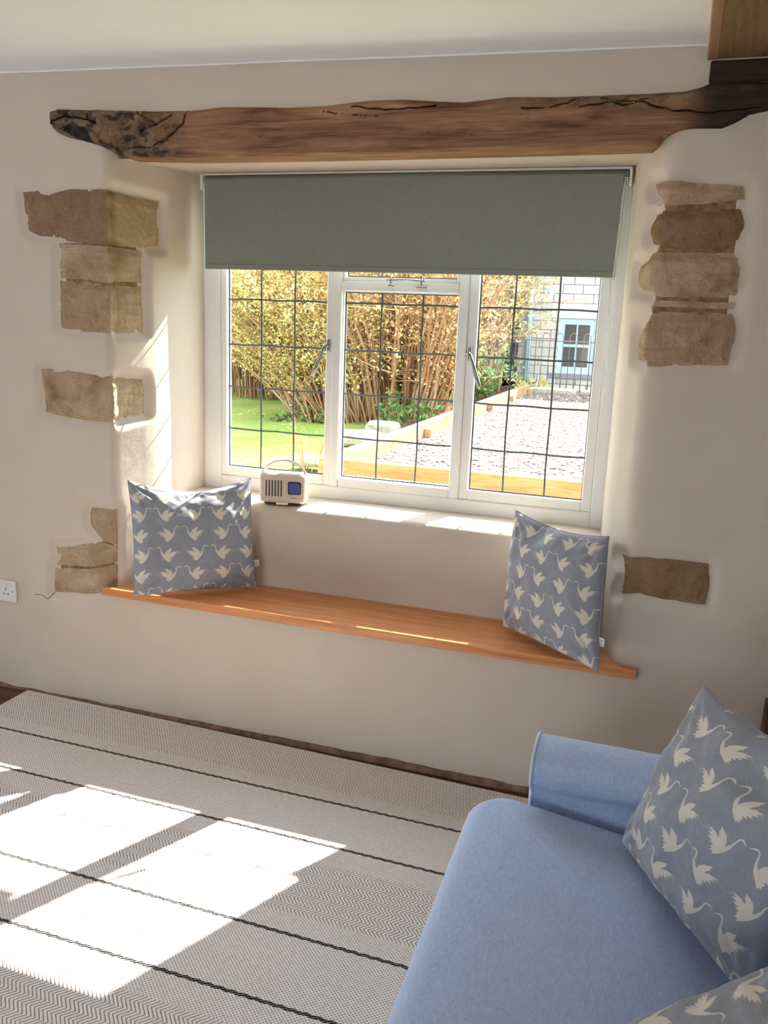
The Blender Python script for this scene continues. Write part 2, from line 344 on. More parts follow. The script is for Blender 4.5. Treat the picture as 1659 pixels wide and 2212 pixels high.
# ledge under the seat, seat back, rounded sill
prof = [(.0, .455), (.25, .455), (.250, .60), (.262, .732)]
for k in range(7):
    g = PI/2*k/6; prof.append((.264+.030*(1-math.cos(g)), .757+.034*math.sin(g)))
prof += [(.40, .797), (.53, .797)]
P = np.zeros((len(prof), 61, 3))
for i, (y, z) in enumerate(prof):
    for j in range(61):
        tt = j/60; x = -1.95+tt*1.86; zz = z
        if z > .62: zz += (.006*math.sin(PI*tt)-.002)*min(1, (z-.62)/.15) + .002*noise.noise((x*5, y*5, 1))
        P[i, j] = (x, y+.003*noise.noise((x*3, z*3, 5)) if 0 < i < 11 else y, zz)
mb.grid(P)
# soffit and outer leaf of the wall around the opening
mb.add([(-1.95, .045, 1.985), (-.05, .045, 1.985), (-.05, .54, 2.005), (-1.95, .54, 2.005)], [(0, 1, 2, 3)])
for (a, b, c_, d) in ((-5.5, -1.79, 0, 2.5), (-.20, .8, 0, 2.5), (-1.79, -.20, 0, .82), (-1.79, -.20, 1.985, 2.5)): mb.box(a, b, .565, .70, c_, d)
wf = mb.build('wall_front', M_PLASTER, smooth=True); wf['kind'] = 'structure'
md = wf.modifiers.new('split', 'EDGE_SPLIT'); md.split_angle = math.radians(50)
m = MB()
for (x0, z0, x1, z1) in ((75, 1284, 90, 1285), (90, 1285, 101, 1293), (101, 1293, 104, 1294), (104, 1294, 118, 1280)):
    a = ony((x0, z0), -.0005); b = ony((x1, z1), -.0005); m.tube([a, b], .0011, 5)
ck = m.build('plaster_crack', M_DARKOAK, wf)

def stone(side, poly, lab, dome, r=.006, step=.003, mat=None):
    f = maps(side, r); a = np.array(poly); s0, s1 = a[:, 0].min()-.01, a[:, 0].max()+.01; z0, z1 = a[:, 1].min()-.01, a[:, 1].max()+.01
    S = np.arange(s0, s1, step); Z = np.arange(z0, z1, step); SS, ZZ = np.meshgrid(S, Z, indexing='ij')
    jit = np.array([[.0028*noise.noise((s*28, z*28, 8)) for z in Z] for s in S])
    D = polydist(SS, ZZ, poly)+jit; GS, GZ_ = np.gradient(D, step, step); gn = np.hypot(GS, GZ_)+1e-6; GS = GS/gn; GZ_ = GZ_/gn; V = np.zeros((*SS.shape, 3)); sd_ = hash(lab) % 50 if False else len(lab)
    for i, s in enumerate(S):
        for j, z in enumerate(Z):
            d = -D[i, j]
            if d > -1.5*step: o = -amp(side, s)+.002+dome*float(sstep(d/.03))+.005*fbm(s*13, z*13, sd_)+.0022*fbm(s*60, z*60, sd_)
            else: o = -.065
            s_, z_ = (s-D[i, j]*GS[i, j], z-D[i, j]*GZ_[i, j]) if d < 0 else (s, z)
            x, y = f(s_, o); V[i, j] = (x, y, z_)
    F = gridfaces(*SS.shape); ins = (D < 1.2*step).ravel(); F = F[ins[F].any(1)]
    used = np.unique(F); mp = np.zeros(SS.size, int); mp[used] = np.arange(len(used))
    o = numesh('exposed_stone', V.reshape(-1, 3)[used], mp[F], mat or M_STONE)
    md = o.modifiers.new('split', 'EDGE_SPLIT'); md.split_angle = math.radians(55)
    return tag(o, lab, 'stone', 'exposed stones in the plaster')
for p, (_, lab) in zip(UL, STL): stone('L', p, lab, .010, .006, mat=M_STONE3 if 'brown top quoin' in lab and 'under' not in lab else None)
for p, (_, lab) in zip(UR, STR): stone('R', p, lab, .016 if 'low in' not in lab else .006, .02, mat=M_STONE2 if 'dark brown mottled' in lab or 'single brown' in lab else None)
# mortar behind the stacked stones
def mortar(side, poly, r):
    f = maps(side, r); a = np.array(poly)
    S = np.arange(a[:, 0].min(), a[:, 0].max(), .006); Z = np.arange(a[:, 1].min(), a[:, 1].max(), .006); SS, ZZ = np.meshgrid(S, Z, indexing='ij'); D = polydist(SS, ZZ, poly)
    V = np.array([[(*f(s, -amp(side, s)-.001+.003*fbm(s*40, z*40, 2)), z) for z in Z] for s in S]); F = gridfaces(*SS.shape); F = F[(D < 0).ravel()[F].all(1)]
    o = numesh('mortar', V.reshape(-1, 3), F, M_MORTAR, wf); return o
for sd__, p in MORT: mortar(sd__, p, .02 if sd__ == 'R' else .006)

# ---------------------------------------------------------------- other room surfaces
def struct(o): o['kind'] = 'structure'; return o
m = MB().box(-5.6, .9, -6.7, .0, -.12, -.0)
fl = struct(m.build('floor', M_FLOORW))
# ceiling: gently rounded into the front wall
m = MB(); rr = .004; prof = []
for k in range(7):
    g = PI/2*k/6; prof.append((-rr+rr*math.cos(g), -rr+rr*math.sin(g)))
prof.append((-6.7, .0)); Pc = np.zeros((len(prof), 42, 3))
for i, (y, dz) in enumerate(prof):
    for j in range(42):
        x = -5.6+6.5*j/41; zc = 2.262-.0165*(x+2.29)
        Pc[i, j] = (x, y-.001, zc+dz+.004*noise.noise((x*2, y*2, 7)))
m.grid(Pc); m.box(-5.6, .9, -6.7, .5, 2.42, 2.5)
struct(m.build('ceiling', M_CEIL, smooth=True)).modifiers.new('split', 'EDGE_SPLIT').split_angle = math.radians(60)
m = MB()
m.box(-5.65, -5.5, -6.7, -2.0, 0, 2.5); m.box(-5.65, -5.5, -.8, .6, 0, 2.5); m.box(-5.65, -5.5, -2.0, -.8, 0, .85); m.box(-5.65, -5.5, -2.0, -.8, 2.05, 2.5)
struct(m.build('wall_left', M_PLASTER))
struct(MB().box(.8, .95, -6.7, .6, 0, 2.5).build('wall_right', M_PLASTER))
m = MB(); m.box(-5.65, -2.25, -6.65, -6.5, 0, 2.5); m.box(-.35, .95, -6.65, -6.5, 0, 2.5); m.box(-2.25, -.35, -6.65, -6.5, 0, .85); m.box(-2.25, -.35, -6.65, -6.5, 2.15, 2.5)
struct(m.build('wall_back', M_PLASTER))
M_SKIRT = plain('rough_skirting', lin(122, 92, 72), .9, var=.45, scale=26, bump=.6)
# the gap between rug and wall: rough skirting of stone and mortar
P = np.zeros((120, 5, 3))
for i in range(120):
    x = -2.6+3.0*i/119; w_ = .010+.006*noise.noise((x*7, 0, 0))
    h_ = .006+.012*min(1, max(0, (x+2.2)/1.3))+.006*noise.noise((x*12, 3, 0))
    for j, (y, z) in enumerate(((.0, h_+.002), (-.5*w_, h_), (-w_, h_*.7), (-w_*1.3, h_*.2), (-w_*1.4, 0))): P[i, j] = (x, y-.001, z+.0005)
m = MB().grid(P); struct(m.build('baseboard_front', M_SKIRT, smooth=True))

# ---------------------------------------------------------------- oak lintel
TOP = [(108,242),(125,237),(150,237),(250,240),(330,241),(400,240),(430,238),(480,232),(560,232),(620,233),(700,230),(760,222),(800,218),(870,215),(950,220),(1000,222),(1060,215),(1100,210),(1200,210),(1300,207),(1400,203),(1480,198),(1518,188),(1535,180),(1600,178),(1659,177),(1790,176)]
BOT = [(108,262),(118,278),(128,288),(150,298),(180,304),(200,310),(225,318),(240,325),(262,338),(400,341),(700,336),(1000,328),(1200,323),(1405,316),(1420,312),(1435,298),(1450,290),(1475,281),(1500,278),(1560,278),(1590,265),(1620,248),(1659,240),(1790,236)]
TP = np.array([ony(q, 0) for q in TOP]); BP = np.array([ony(q, 0) for q in BOT])
CR = [([(760,231),(800,235),(830,240),(890,236),(947,231)], .9), ([(1130,236),(1187,233),(1226,226),(1245,212)], 1), ([(1255,233),(1322,223),(1346,229),(1380,221),(1414,231),(1450,239),(1510,245),(1580,240),(1640,235)], 1.1),
      ([(113,262),(147,252),(180,257),(214,267)], 1.2), ([(405,240),(402,267),(373,296),(330,320),(267,322)], 1.3), ([(310,285),(350,268),(372,250)], .8), ([(300,246),(330,262),(345,272)], .7), ([(1300,212),(1340,222),(1400,216)], .8), ([(700,243),(760,250),(820,252)], .35)]
CRW = [([ony(q, 0) for q in l], w) for l, w in CR]
nx, nz = 1000, 64; xs = np.linspace(TP[0, 0], TP[-1, 0], nx); zt = np.interp(xs, TP[:, 0], TP[:, 2]); zb = np.interp(xs, BP[:, 0], BP[:, 2])
V = np.zeros((nx, nz+6, 3)); dark = np.zeros((nx, nz+6)); grey = np.zeros((nx, nz+6))
XX = np.repeat(xs[:, None], nz, 1).astype(float); TT = np.linspace(0, 1, nz)[None, :]; ZZ = zb[:, None]+(zt-zb)[:, None]*TT
DC = np.full(XX.shape, 9.0)
WXn = np.array([[noise.noise((XX[i, j]*22, ZZ[i, j]*22, 3)) for j in range(nz)] for i in range(nx)]); WZn = np.array([[noise.noise((XX[i, j]*30, ZZ[i, j]*30, 9)) for j in range(nz)] for i in range(nx)])
XW = XX+.008*WXn; ZW = ZZ+.0045*WZn; WS = np.clip(.75+1.3*np.roll(WXn, 40, 0), .25, 1.2)
for l, w in CRW:
    for a, b in zip(l[:-1], l[1:]):
        ex, ez = b[0]-a[0], b[2]-a[2]; t_ = np.clip(((XW-a[0])*ex+(ZW-a[2])*ez)/(ex*ex+ez*ez), 0, 1)
        DC = np.minimum(DC, np.hypot(XW-a[0]-t_*ex, ZW-a[2]-t_*ez)/w/WS)
cav = ony((176, 290), 0); DV = np.hypot((XW-cav[0])/.060, (ZW-cav[2]+.35*(XW-cav[0]))/.026)+.35*WZn
xg = ony((330, 280), 0)[0]
for i in range(nx):
    for j in range(nz):
        x, z = XX[i, j], ZZ[i, j]; tt = TT[0, j]; e = min(tt, 1-tt)*(zt[i]-zb[i]); eb = tt*(zt[i]-zb[i])
        rough = max(0, min(1, (xg+.14-x)/.12))
        upper = max(0, min(1, (x+.60)/.2))*max(0, min(1, (tt-.62)/.2))
        y = -.012-.004*math.sin(PI*tt)+.012*max(0, 1-e/.012)**2
        y += (.017*rough+.005*upper+.0012)*fbm(x*14, z*22, 4)+.0006*fbm(x*6, z*120, 1)
        crk = math.exp(-(DC[i, j]/(.0019+.0009*noise.noise((x*30, z*30, 2))))**2); y += .008*crk
        cv = max(0, 1-DV[i, j]); y += .012*min(1, cv*1.6); y = min(y, -.0015)
        V[i, j+5] = (x, y, z); dark[i, j+5] = min(1, (.95 if w else 0)*crk+rough*.75*max(0, min(1, (fbm(x*20+7, z*34, 6)-.12)*4))+(1.0 if cv > .15 else cv*6)*.9+.35*math.exp(-(DC[i, j]/.007)**2)*rough); grey[i, j+5] = max(rough*.85, upper*.75)
    for k, yy in enumerate((.10, .055, .04, .02, .004)): V[i, k] = (xs[i], yy, zb[i]+.0005*noise.noise((xs[i]*30, yy*60, 1)))
    V[i, nz+5] = (xs[i], .01, zt[i])
for k in range(5): dark[:, k] = 0
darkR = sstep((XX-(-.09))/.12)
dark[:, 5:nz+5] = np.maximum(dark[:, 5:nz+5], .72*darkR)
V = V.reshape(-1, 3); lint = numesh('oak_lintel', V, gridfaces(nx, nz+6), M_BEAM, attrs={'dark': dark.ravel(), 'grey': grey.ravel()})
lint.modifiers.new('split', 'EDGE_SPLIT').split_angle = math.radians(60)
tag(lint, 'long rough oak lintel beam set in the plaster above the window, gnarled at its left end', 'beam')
m = MB().box(-.006, .80, -.004, .05, 2.128, 2.184, .004); o = m.build('wall_plate', M_DARKOAK); tag(o, 'dark timber plate between the lintel and the ceiling joist, top right', 'beam')
m = MB().box(-.014, .34, -6.4, -.002, 2.186, 2.40, .006); o = m.build('ceiling_joist', M_JOIST); tag(o, 'thick brown oak joist crossing the ceiling at the top right', 'beam')
e1 = MB().box(-.0155, .012, -6.4, -.003, 2.1845, 2.24, .003).build('pale_edge', M_JOISTP, o); e1['label'] = 'paler sawn edge strip'

# ---------------------------------------------------------------- window
# the window and blind are drawn at a nominal size, then resized to the opening and set .10 m deeper
WK = 1.034
def fit(m):
    m.v = [(x*WK, .484+(y-.384)*WK, z*WK-.051) for x, y, z in m.v]; return m
win = empty('window_1', (-.99, .50, .80)); win['kind'] = 'structure'
def wpart(m, name, mat, parent=win, nominal=False, **k):
    r_ = parent
    while r_ is not None and r_.parent is not None: r_ = r_.parent
    if r_ is not None and r_.name.split('.')[0] in ('window_1', 'roller_blind'): fit(m)
    o = m.build(name, mat, None, **k)
    o.parent = parent; o.matrix_parent_inverse = parent_inv(parent); return o
def parent_inv(p):
    bpy.context.view_layer.update(); return p.matrix_world.inverted()
m = MB(); B = .0035
m.box(-1.745, -1.664, .384, .47, .80, 1.985, B); m.box(-.237, -.17, .384, .47, .80, 1.985, B)
m.box(-1.664, -.237, .384, .47, .80, .872, B); m.box(-1.664, -.237, .384, .47, 1.925, 1.985, B)
m.box(-1.205, -1.172, .380, .432, .872, 1.925, B); m.box(-.741, -.706, .380, .432, .872, 1.925, B)
m.box(-1.172, -.741, .384, .47, .872, .904, B)
wpart(m, 'window_frame', M_WHITE)
m = MB().box(-1.172, -.741, .378, .47, 1.587, 1.622, B); wpart(m, 'transom', M_WHITE)
def casement(x0, x1, z0, z1, gx0, gx1, gz0, gz1, y0, vl, hl, name='casement'):
    m = MB(); m.box(x0, gx0, y0, y0+.034, z0, z1, .003); m.box(gx1, x1, y0, y0+.034, z0, z1, .003); m.box(gx0, gx1, y0, y0+.034, z0, gz0, .003); m.box(gx0, gx1, y0, y0+.034, gz1, z1, .003)
    c = wpart(m, name, M_WHITE)
    gy = y0+.022
    g = MB().box(gx0-.004, gx1+.004, gy, gy+.004, gz0-.004, gz1+.004); wpart(g, 'glass_pane', M_GLASS, c)
    l = MB()
    for x in vl: l.tube([(x+.0015*math.sin(k*1.7+x*9), gy-.0012, gz0+(gz1-gz0)*k/10) for k in range(11)], .0033, 6)
    for z in hl: l.tube([(gx0+(gx1-gx0)*k/6, gy-.0014, z+.0015*math.sin(k*2.1+z*7)) for k in range(7)], .0035, 6)
    for (a, b) in (((gx0+.002, gz0), (gx0+.002, gz1)), ((gx1-.002, gz0), (gx1-.002, gz1)), ((gx0, gz0+.002), (gx1, gz0+.002)), ((gx0, gz1-.002), (gx1, gz1-.002))): l.tube([(a[0], gy-.001, a[1]), (b[0], gy-.001, b[1])], .0025, 5)
    wpart(l, 'leading', M_LEAD, c); return c
HL = [1.055, 1.217, 1.378, 1.546, 1.71, 1.83]
cL = casement(-1.664, -1.205, .872, 1.925, -1.640, -1.232, .907, 1.89, .388, [-1.503, -1.366], HL)
cL2 = MB()
casement(-1.172, -.741, .904, 1.587, -1.170, -.743, .906, 1.585, .398, [-1.031, -.878], HL[:4], 'fixed_light')
casement(-1.172, -.741, 1.622, 1.925, -1.160, -.752, 1.636, 1.905, .388, [-1.031, -.878], [1.78], 'fanlight')
cR = casement(-.706, -.237, .872, 1.925, -.672, -.271, .907, 1.89, .388, [-.551, -.403], HL)
def handle(x, z, sgn, par):
    m = MB(); m.box(x-.006, x+.006, .373, .381, z-.022, z+.022, .002); m.tube([(x, .376, z), (x, .362, z)], .005, 8); m.ball((x, .360, z), .0075)
    m.tube([(x-.014*sgn, .362, z-.002), (x, .360, z+.002), (x+.008*sgn, .357, z-.003)], .0045, 8)
    m.tube([(x+.006*sgn, .358, z-.002), (x+.018*sgn, .352, z-.03), (x+.032*sgn, .350, z-.07), (x+.048*sgn, .350, z-.112)], [.006, .006, .0078, .0085], 8)
    o = wpart(m, 'window_handle', M_CHROME, par, smooth=True); o['label'] = 'chrome lever handle'
handle(-1.218, 1.392, -1, cL); handle(-.690, 1.388, 1, cR)
m = MB(); m.tube([(-1.0, .366, 1.628), (-.93, .364, 1.630), (-.86, .366, 1.627)], .003, 6); m.tube([(-.985, .366, 1.616), (-.985, .366, 1.636)], .003, 6); m.box(-.993, -.977, .362, .384, 1.607, 1.612, .001)
m.tube([(-.872, .366, 1.612), (-.872, .366, 1.640)], .0032, 6); m.box(-.89, -.855, .362, .384, 1.603, 1.608, .001)
m.tube([(-.872+.010*math.cos(g), .362, 1.634+.008*math.sin(g)) for g in np.linspace(-2.0, 2.6, 10)], .0026, 6)
o = wpart(m, 'casement_stay', M_CHROME, win, smooth=True); o['label'] = 'metal casement stay on the transom'

# ---------------------------------------------------------------- roller blind
bl = empty('roller_blind', (-.98, .42, 1.655)); tag(bl, 'grey-green fabric roller blind pulled part way down over the window', 'blind')
m = MB(); N = 60; P = np.zeros((9, N+1, 3))
for i in range(9):
    for j in range(N+1):
        x = -1.690+1.466*j/N; z = 1.664+.296*i/8; P[i, j] = (x, .320-.0012*math.sin(j*.35)*math.sin(i*.8), z)
m.grid(P); m.grid(P+np.array([0, .0012, 0])); wpart(m, 'blind_fabric', M_BLIND, bl, smooth=True)
m = MB().box(-1.690, -.224, .3175, .3235, 1.649, 1.668, .002); wpart(m, 'hem_bar', M_BLIND, bl)
m = MB().tube([(-1.690, .340, 1.955), (-.210, .340, 1.955)], .019, 20); wpart(m, 'roller_tube', M_BLIND, bl, smooth=True)
m = MB().box(-1.700, -.200, .328, .350, 1.9745, 1.983, .002); wpart(m, 'head_rail', M_WHITE, bl)
for x in (-1.6985, -.2015):
    wpart(MB().box(x-.004, x+.004, .310, .358, 1.925, 1.975, .002), 'bracket', M_WHITE, bl)
m = MB(); pts = []
for k in range(0, 112): pts.append((-.2095-.010*(k/111), .302, 1.945-.0062*k))
z_ = pts[-1][2]; x_ = pts[-1][0]
for k in range(1, 6): g = PI*k/6; pts.append((x_-.007+.007*math.cos(g), .302, z_-.010*math.sin(g)))
for k in range(0, 112): pts.append((x_-.014+.017*(k/111)-.003*math.sin(k/111*PI), .302, z_+.0062*k))
for p in pts: m.ball(p, .0025, 6, 4)
m.tube(pts, .0008, 4); wpart(m, 'bead_chain', M_WHITE, bl, smooth=True)

# ---------------------------------------------------------------- seat board
m = MB(); outl = [(-1.934, -.03), (-.024, -.03), (-.023, -.003), (-.08, -.001), (-.15, .17), (-.165, .252), (-1.815, .252), (-1.825, .17), (-1.89, -.001), (-1.932, -.003)]
m.prism(outl, .0315, 'z', .4585); sb = m.build('window_seat_board', M_PINE, bevel=.004)
tag(sb, 'long orange pine seat board running across the window recess', 'seat board')

# ---------------------------------------------------------------- swan print cushions
def swan_tile():
    w, h, sc = .188, .150, 2000.0      # tile in metres; 0.5 mm cells
    nxx, nyy = int(w*sc), int(h*sc); A = np.zeros((nyy, nxx), np.float32)
    u = (np.arange(nxx)+.5)/sc; v = (np.arange(nyy)+.5)/sc; U, Vv = np.meshgrid(u, v)
    k = .143/430      # photo-crop unit to metres
    body = [(64, 56), (76, 56), (88, 78), (104, 90), (130, 96), (152, 112), (172, 138), (160, 148), (170, 166), (148, 160), (146, 176), (122, 158), (96, 132), (76, 98), (66, 76)]
    wa = [(98, 98), (108, 62), (128, 40), (152, 26), (180, 12), (172, 34), (178, 36), (160, 62), (158, 70), (138, 104)]
    wb = [(126, 104), (156, 74), (186, 58), (240, 54), (208, 72), (232, 78), (196, 90), (214, 102), (176, 108), (190, 122), (150, 120)]
    neck = [(8, 16), (20, 9), (34, 2), (48, 2), (60, 12), (65, 30), (66, 46), (71, 66), (78, 84)]; nw = [2.5, 5, 8.5, 7, 7, 7, 8, 10, 13]
    def motif(X, Y):      # coordinates in crop units relative to pair centre top, y down
        X = np.abs(X); d = np.minimum(np.minimum(polydist(X, Y, body), polydist(X, Y, wa)), polydist(X, Y, wb))
        for i in range(len(neck)-1):
            (x0, y0), (x1, y1) = neck[i], neck[i+1]; ex, ey = x1-x0, y1-y0; t_ = np.clip(((X-x0)*ex+(Y-y0)*ey)/(ex*ex+ey*ey), 0, 1)
            d = np.minimum(d, np.hypot(X-x0-t_*ex, Y-y0-t_*ey)-(nw[i]*(1-t_)+nw[i+1]*t_)*.62)
        full = np.clip(.5-d/2.0, 0, 1)
        sm = .42*np.exp(-((Y-72-10*np.sin(X*.05))/9)**2)*np.clip((X-205)/20, 0, 1)*np.clip((290-X)/60, 0, 1)*(.6+.4*np.sin(Y*1.1))
        return np.maximum(full, sm)
    for (cx_, cy_) in ((w*.5, h*.70), (0, h*.20), (w, h*.20), (w*.5, h*1.70), (w*.5, -h*.30), (0, h*1.2), (w, h*1.2)):
        A = np.maximum(A, motif((U-cx_)/k, -((Vv-cy_)/k)+85))
    return A, w, h, sc
TILE, TW, TH, TSC = swan_tile()
def samp(u, v):
    x = np.mod(u, TW)*TSC-.5; y = np.mod(v, TH)*TSC-.5; x0 = np.floor(x).astype(int); y0 = np.floor(y).astype(int); fx, fy = x-x0, y-y0
    H_, W_ = TILE.shape; g = lambda a, b: TILE[a % H_, b % W_]
    return (g(y0, x0)*(1-fx)+g(y0, x0+1)*fx)*(1-fy)+(g(y0+1, x0)*(1-fx)+g(y0+1, x0+1)*fx)*fy
def pillow(bl_, br, tr_, tl, label, T=.062, n=300, uo=0., vo=0., size=.43, seed=1, sag=.02, tagv=.22, dent=None, tagside=1):
    c = [np.array(q, float) for q in (bl_, br, tr_, tl)]; org = sum(c)/4; root = empty('scatter_cushion', tuple(c[0]*.5+c[1]*.5))
    N_ = np.cross(c[1]-c[0], c[3]-c[0]); N_ /= np.linalg.norm(N_)
    if np.dot(N_, CAM-org) < 0: N_ = -N_
    g = np.linspace(0, 1, n); U, Vv = np.meshgrid(g, g, indexing='ij')
    inw = .035
    a = 2*U-1; b = 2*Vv-1
    U2 = .5+.5*a*(1-inw*(1-b*b)**1.0*1.2*abs(a)**2); V2 = .5+.5*b*(1-inw*(1-a*a)*1.2*abs(b)**2)
    V2 = V2-sag*(1-a*a)*np.clip(b, 0, 1)**3
    P0 = (1-U2)[..., None]*(1-V2)[..., None]*c[0]+U2[..., None]*(1-V2)[..., None]*c[1]+U2[..., None]*V2[..., None]*c[2]+(1-U2)[..., None]*V2[..., None]*c[3]
    prof_ = ((1-a**2)*(1-b**2)); h = T*np.clip(prof_, 0, 1)**.42
    wr = np.zeros(U.shape); st = 3
    for i in range(0, n, st):
        for j in range(0, n, st):
            q = fbm(g[i]*4.5+seed*3, g[j]*4.5, seed, 3); wr[i:i+st, j:j+st] = q
    # smooth the coarse noise
    for _ in range(3): wr = (wr+np.roll(wr, 1, 0)+np.roll(wr, -1, 0)+np.roll(wr, 1, 1)+np.roll(wr, -1, 1))/5
    # creases running in from the corners
    cr = np.zeros(U.shape)
    for (cu, cv_) in ((0, 0), (1, 0), (0, 1), (1, 1)):
        du, dv = np.abs(U-cu), np.abs(Vv-cv_); r_ = np.hypot(du, dv); th = np.arctan2(dv, du)
        cr += .004*np.sin(th*14+seed+cu*2)*np.exp(-((r_-.17)/.10)**2)
    edge = np.clip(prof_*6, 0, 1); disp = edge*(.010*wr+cr)
    if dent:
        for (du_, dv_, ru, rv, dp) in dent: disp -= dp*np.exp(-((U-du_)/ru)**2-((Vv-dv_)/rv)**2)
    A_ = P0+N_*(h+disp)[..., None]; Bk = P0-N_*(h*.9)[..., None]
    F = gridfaces(n, n); V_ = np.concatenate([A_.reshape(-1, 3), Bk.reshape(-1, 3)]); F2 = F[:, ::-1]+n*n
    pr = samp(U*size+uo, Vv*size+vo).ravel()
    base = np.array(root.location)
    o = numesh('cushion_cover', V_-base, np.concatenate([F, F2]), M_SWAN, root, attrs={'print': np.concatenate([pr, pr])})
    o.data.materials[0] = M_SWAN
    s_ = MB(); ring = [A_[i, 0]*.5+Bk[i, 0]*.5 for i in range(0, n, 6)]+[A_[-1, j]*.5+Bk[-1, j]*.5 for j in range(0, n, 6)]+[A_[i, -1]*.5+Bk[i, -1]*.5 for i in range(n-1, 0, -6)]+[A_[0, j]*.5+Bk[0, j]*.5 for j in range(n-1, 0, -6)]
    s_.tube([q-base for q in ring]+[ring[0]-base], .0022, 6); s_.build('seam', M_SWAN, root, smooth=True)
    if tagv is not None:
        j = int(tagv*n); e = (A_[-1, j]+Bk[-1, j])/2; ud = (c[1]-c[0])/np.linalg.norm(c[1]-c[0]); vd = (c[3]-c[0])/np.linalg.norm(c[3]-c[0])
        tm = MB(); q = [e-vd*.012, e-vd*.012+ud*.020, e+vd*.012+ud*.020, e+vd*.012]
        tm.add([x-base+N_*.0006 for x in q]+[x-base-N_*.0006 for x in q], [(0, 1, 2, 3), (7, 6, 5, 4), (0, 4, 5, 1), (1, 5, 6, 2), (2, 6, 7, 3), (3, 7, 4, 0)])
        tg = tm.build('fabric_tag', M_TAG, root)
        ink = MB()
        for k_ in range(3):
            z0 = e-vd*(.007-.006*k_)+N_*.0014; ink.tube([z0+ud*.004-base, z0+ud*(.016-.003*(k_ == 1))-base], .0008, 4)
        ink.build('tag_print', M_BLACK, tg)
    tag(root, label, 'cushion', 'swan print scatter cushions'); return root
pillow((-1.742, -.100, .503), (-1.402, .178, .503), (-1.452, .225, .905), (-1.822, -.005, .897), 'swan print cushion at the left end of the window seat, near the radio', n=300, uo=.118, vo=.035, seed=2, sag=.09, dent=[(.55, .93, .22, .12, .02)])
pillow((-.468, .150, .503), (-.132, -.112, .500), (-.146, .010, .884), (-.462, .200, .893), 'swan print cushion standing at the right end of the window seat', n=300, uo=.03, vo=.09, seed=5, sag=.04, dent=[(.35, .9, .10, .12, .02)])
pillow((-.008, -.895, .452), (.212, -1.268, .448), (.345, -1.330, .870), (.107, -.965, .850), 'large swan print cushion leaning in the corner of the sofa arm', n=430, uo=.05, vo=.10, seed=9, sag=.03, T=.068, dent=[(.62, .80, .16, .06, .022)], tagv=.05)
pillow((-.04, -1.55, .52), (.0, -1.98, .52), (.38, -1.98, .69), (.26, -1.425, .68), 'swan print cushion mostly out of the picture at the bottom right of the sofa', n=300, uo=.0, vo=.02, seed=11, sag=.0, tagv=None)

# ---------------------------------------------------------------- radio
rd = empty('portable_radio', (-1.362, .322, .7995), math.radians(13)); tag(rd, 'small cream retro portable radio with carry handle on the window sill', 'radio')
M_CREAM = plain('cream_plastic', lin(232, 220, 196), .4, var=.02); M_FACE = plain('radio_face', lin(208, 188, 168), .45, var=.02)
M_SLOT = plain('slot_black', lin(28, 22, 22), .6); M_DISP = plain('display_blue', lin(70, 84, 150), .2, var=.12, scale=60); M_BROWN = plain('brown_lettering', lin(150, 104, 70), .5)
def rrect(w, h, r, n=6):
    pts = []
    for cx_, cy_, a0 in ((w/2-r, h/2-r, 0), (-w/2+r, h/2-r, 90), (-w/2+r, -h/2+r, 180), (w/2-r, -h/2+r, 270)):
        for k in range(n+1): g = math.radians(a0+90*k/n); pts.append((cx_+r*math.cos(g), cy_+r*math.sin(g)))
    return pts
def slab(w, h, r, y0, y1, cx_=0, cz=0, bev=.003):
    m = MB(); rings = [(y0, bev), (y0+bev, 0), (y1-bev, 0), (y1, bev)]; n = None; v = []; f = []
    for y, ins in rings:
        p = rrect(w-2*ins, h-2*ins, max(r-ins, .0005)); n = len(p); v += [(a+cx_, y, b+cz) for a, b in p]
    for i in range(3): f += [(i*n+k, i*n+(k+1) % n, (i+1)*n+(k+1) % n, (i+1)*n+k) for k in range(n)]
    f += [tuple(range(n)), tuple(range(3*n, 4*n))[::-1]]; return m.add(v, f)
slab(.166, .108, .014, -.028, .034, 0, .060, .006).build('radio_case', M_CREAM, rd, smooth=True).modifiers.new('s', 'EDGE_SPLIT').split_angle = 1.0
slab(.156, .098, .010, -.0305, -.026, 0, .060, .002).build('front_panel', M_FACE, rd)
g_ = MB()
for k in range(6): g_.add(*((lambda mm: (mm.v, mm.f))(slab(.0042, .060, .002, -.0315, -.030, -.058+.0108*k, .060, .0003))))
g_.build('speaker_grille', M_SLOT, rd)
dp = slab(.047, .047, .007, -.033, -.030, .043, .063, .001).build('display_bezel', M_SLOT, rd); slab(.039, .039, .005, -.0338, -.032, .043, .063, .0005).build('display', M_DISP, dp)
g_ = MB(); x_ = .031
for k, wdt in enumerate((.003, .0025, .003, .0025, .003, .0025, .002)):
    g_.box(x_, x_+wdt*.75, -.0312, -.030, .0265, .0295); x_ += .0034
g_.tube([(.060, -.0308, .029), (.063, -.0308, .025), (.066, -.0308, .029), (.069, -.0308, .026), (.072, -.0308, .028)], .0006, 4)
g_.build('lettering', M_BROWN, rd)
MB().box(-.066, .066, -.024, .028, .0, .0075, .002).build('base', M_SLOT, rd); MB().box(-.022, .020, -.0305, -.024, .0, .009, .001).build('front_foot', M_CREAM, rd)
h_ = [(-.083*math.cos(g)*(1 if abs(math.cos(g)) < .97 else 1), .003, .085+.072*math.sin(g)) for g in np.linspace(0, PI, 25)]
MB().tube([(-.085, .003, .07)]+h_+[(.085, .003, .07)], .0045, 8).build('carry_handle', M_CREAM, rd, smooth=True)

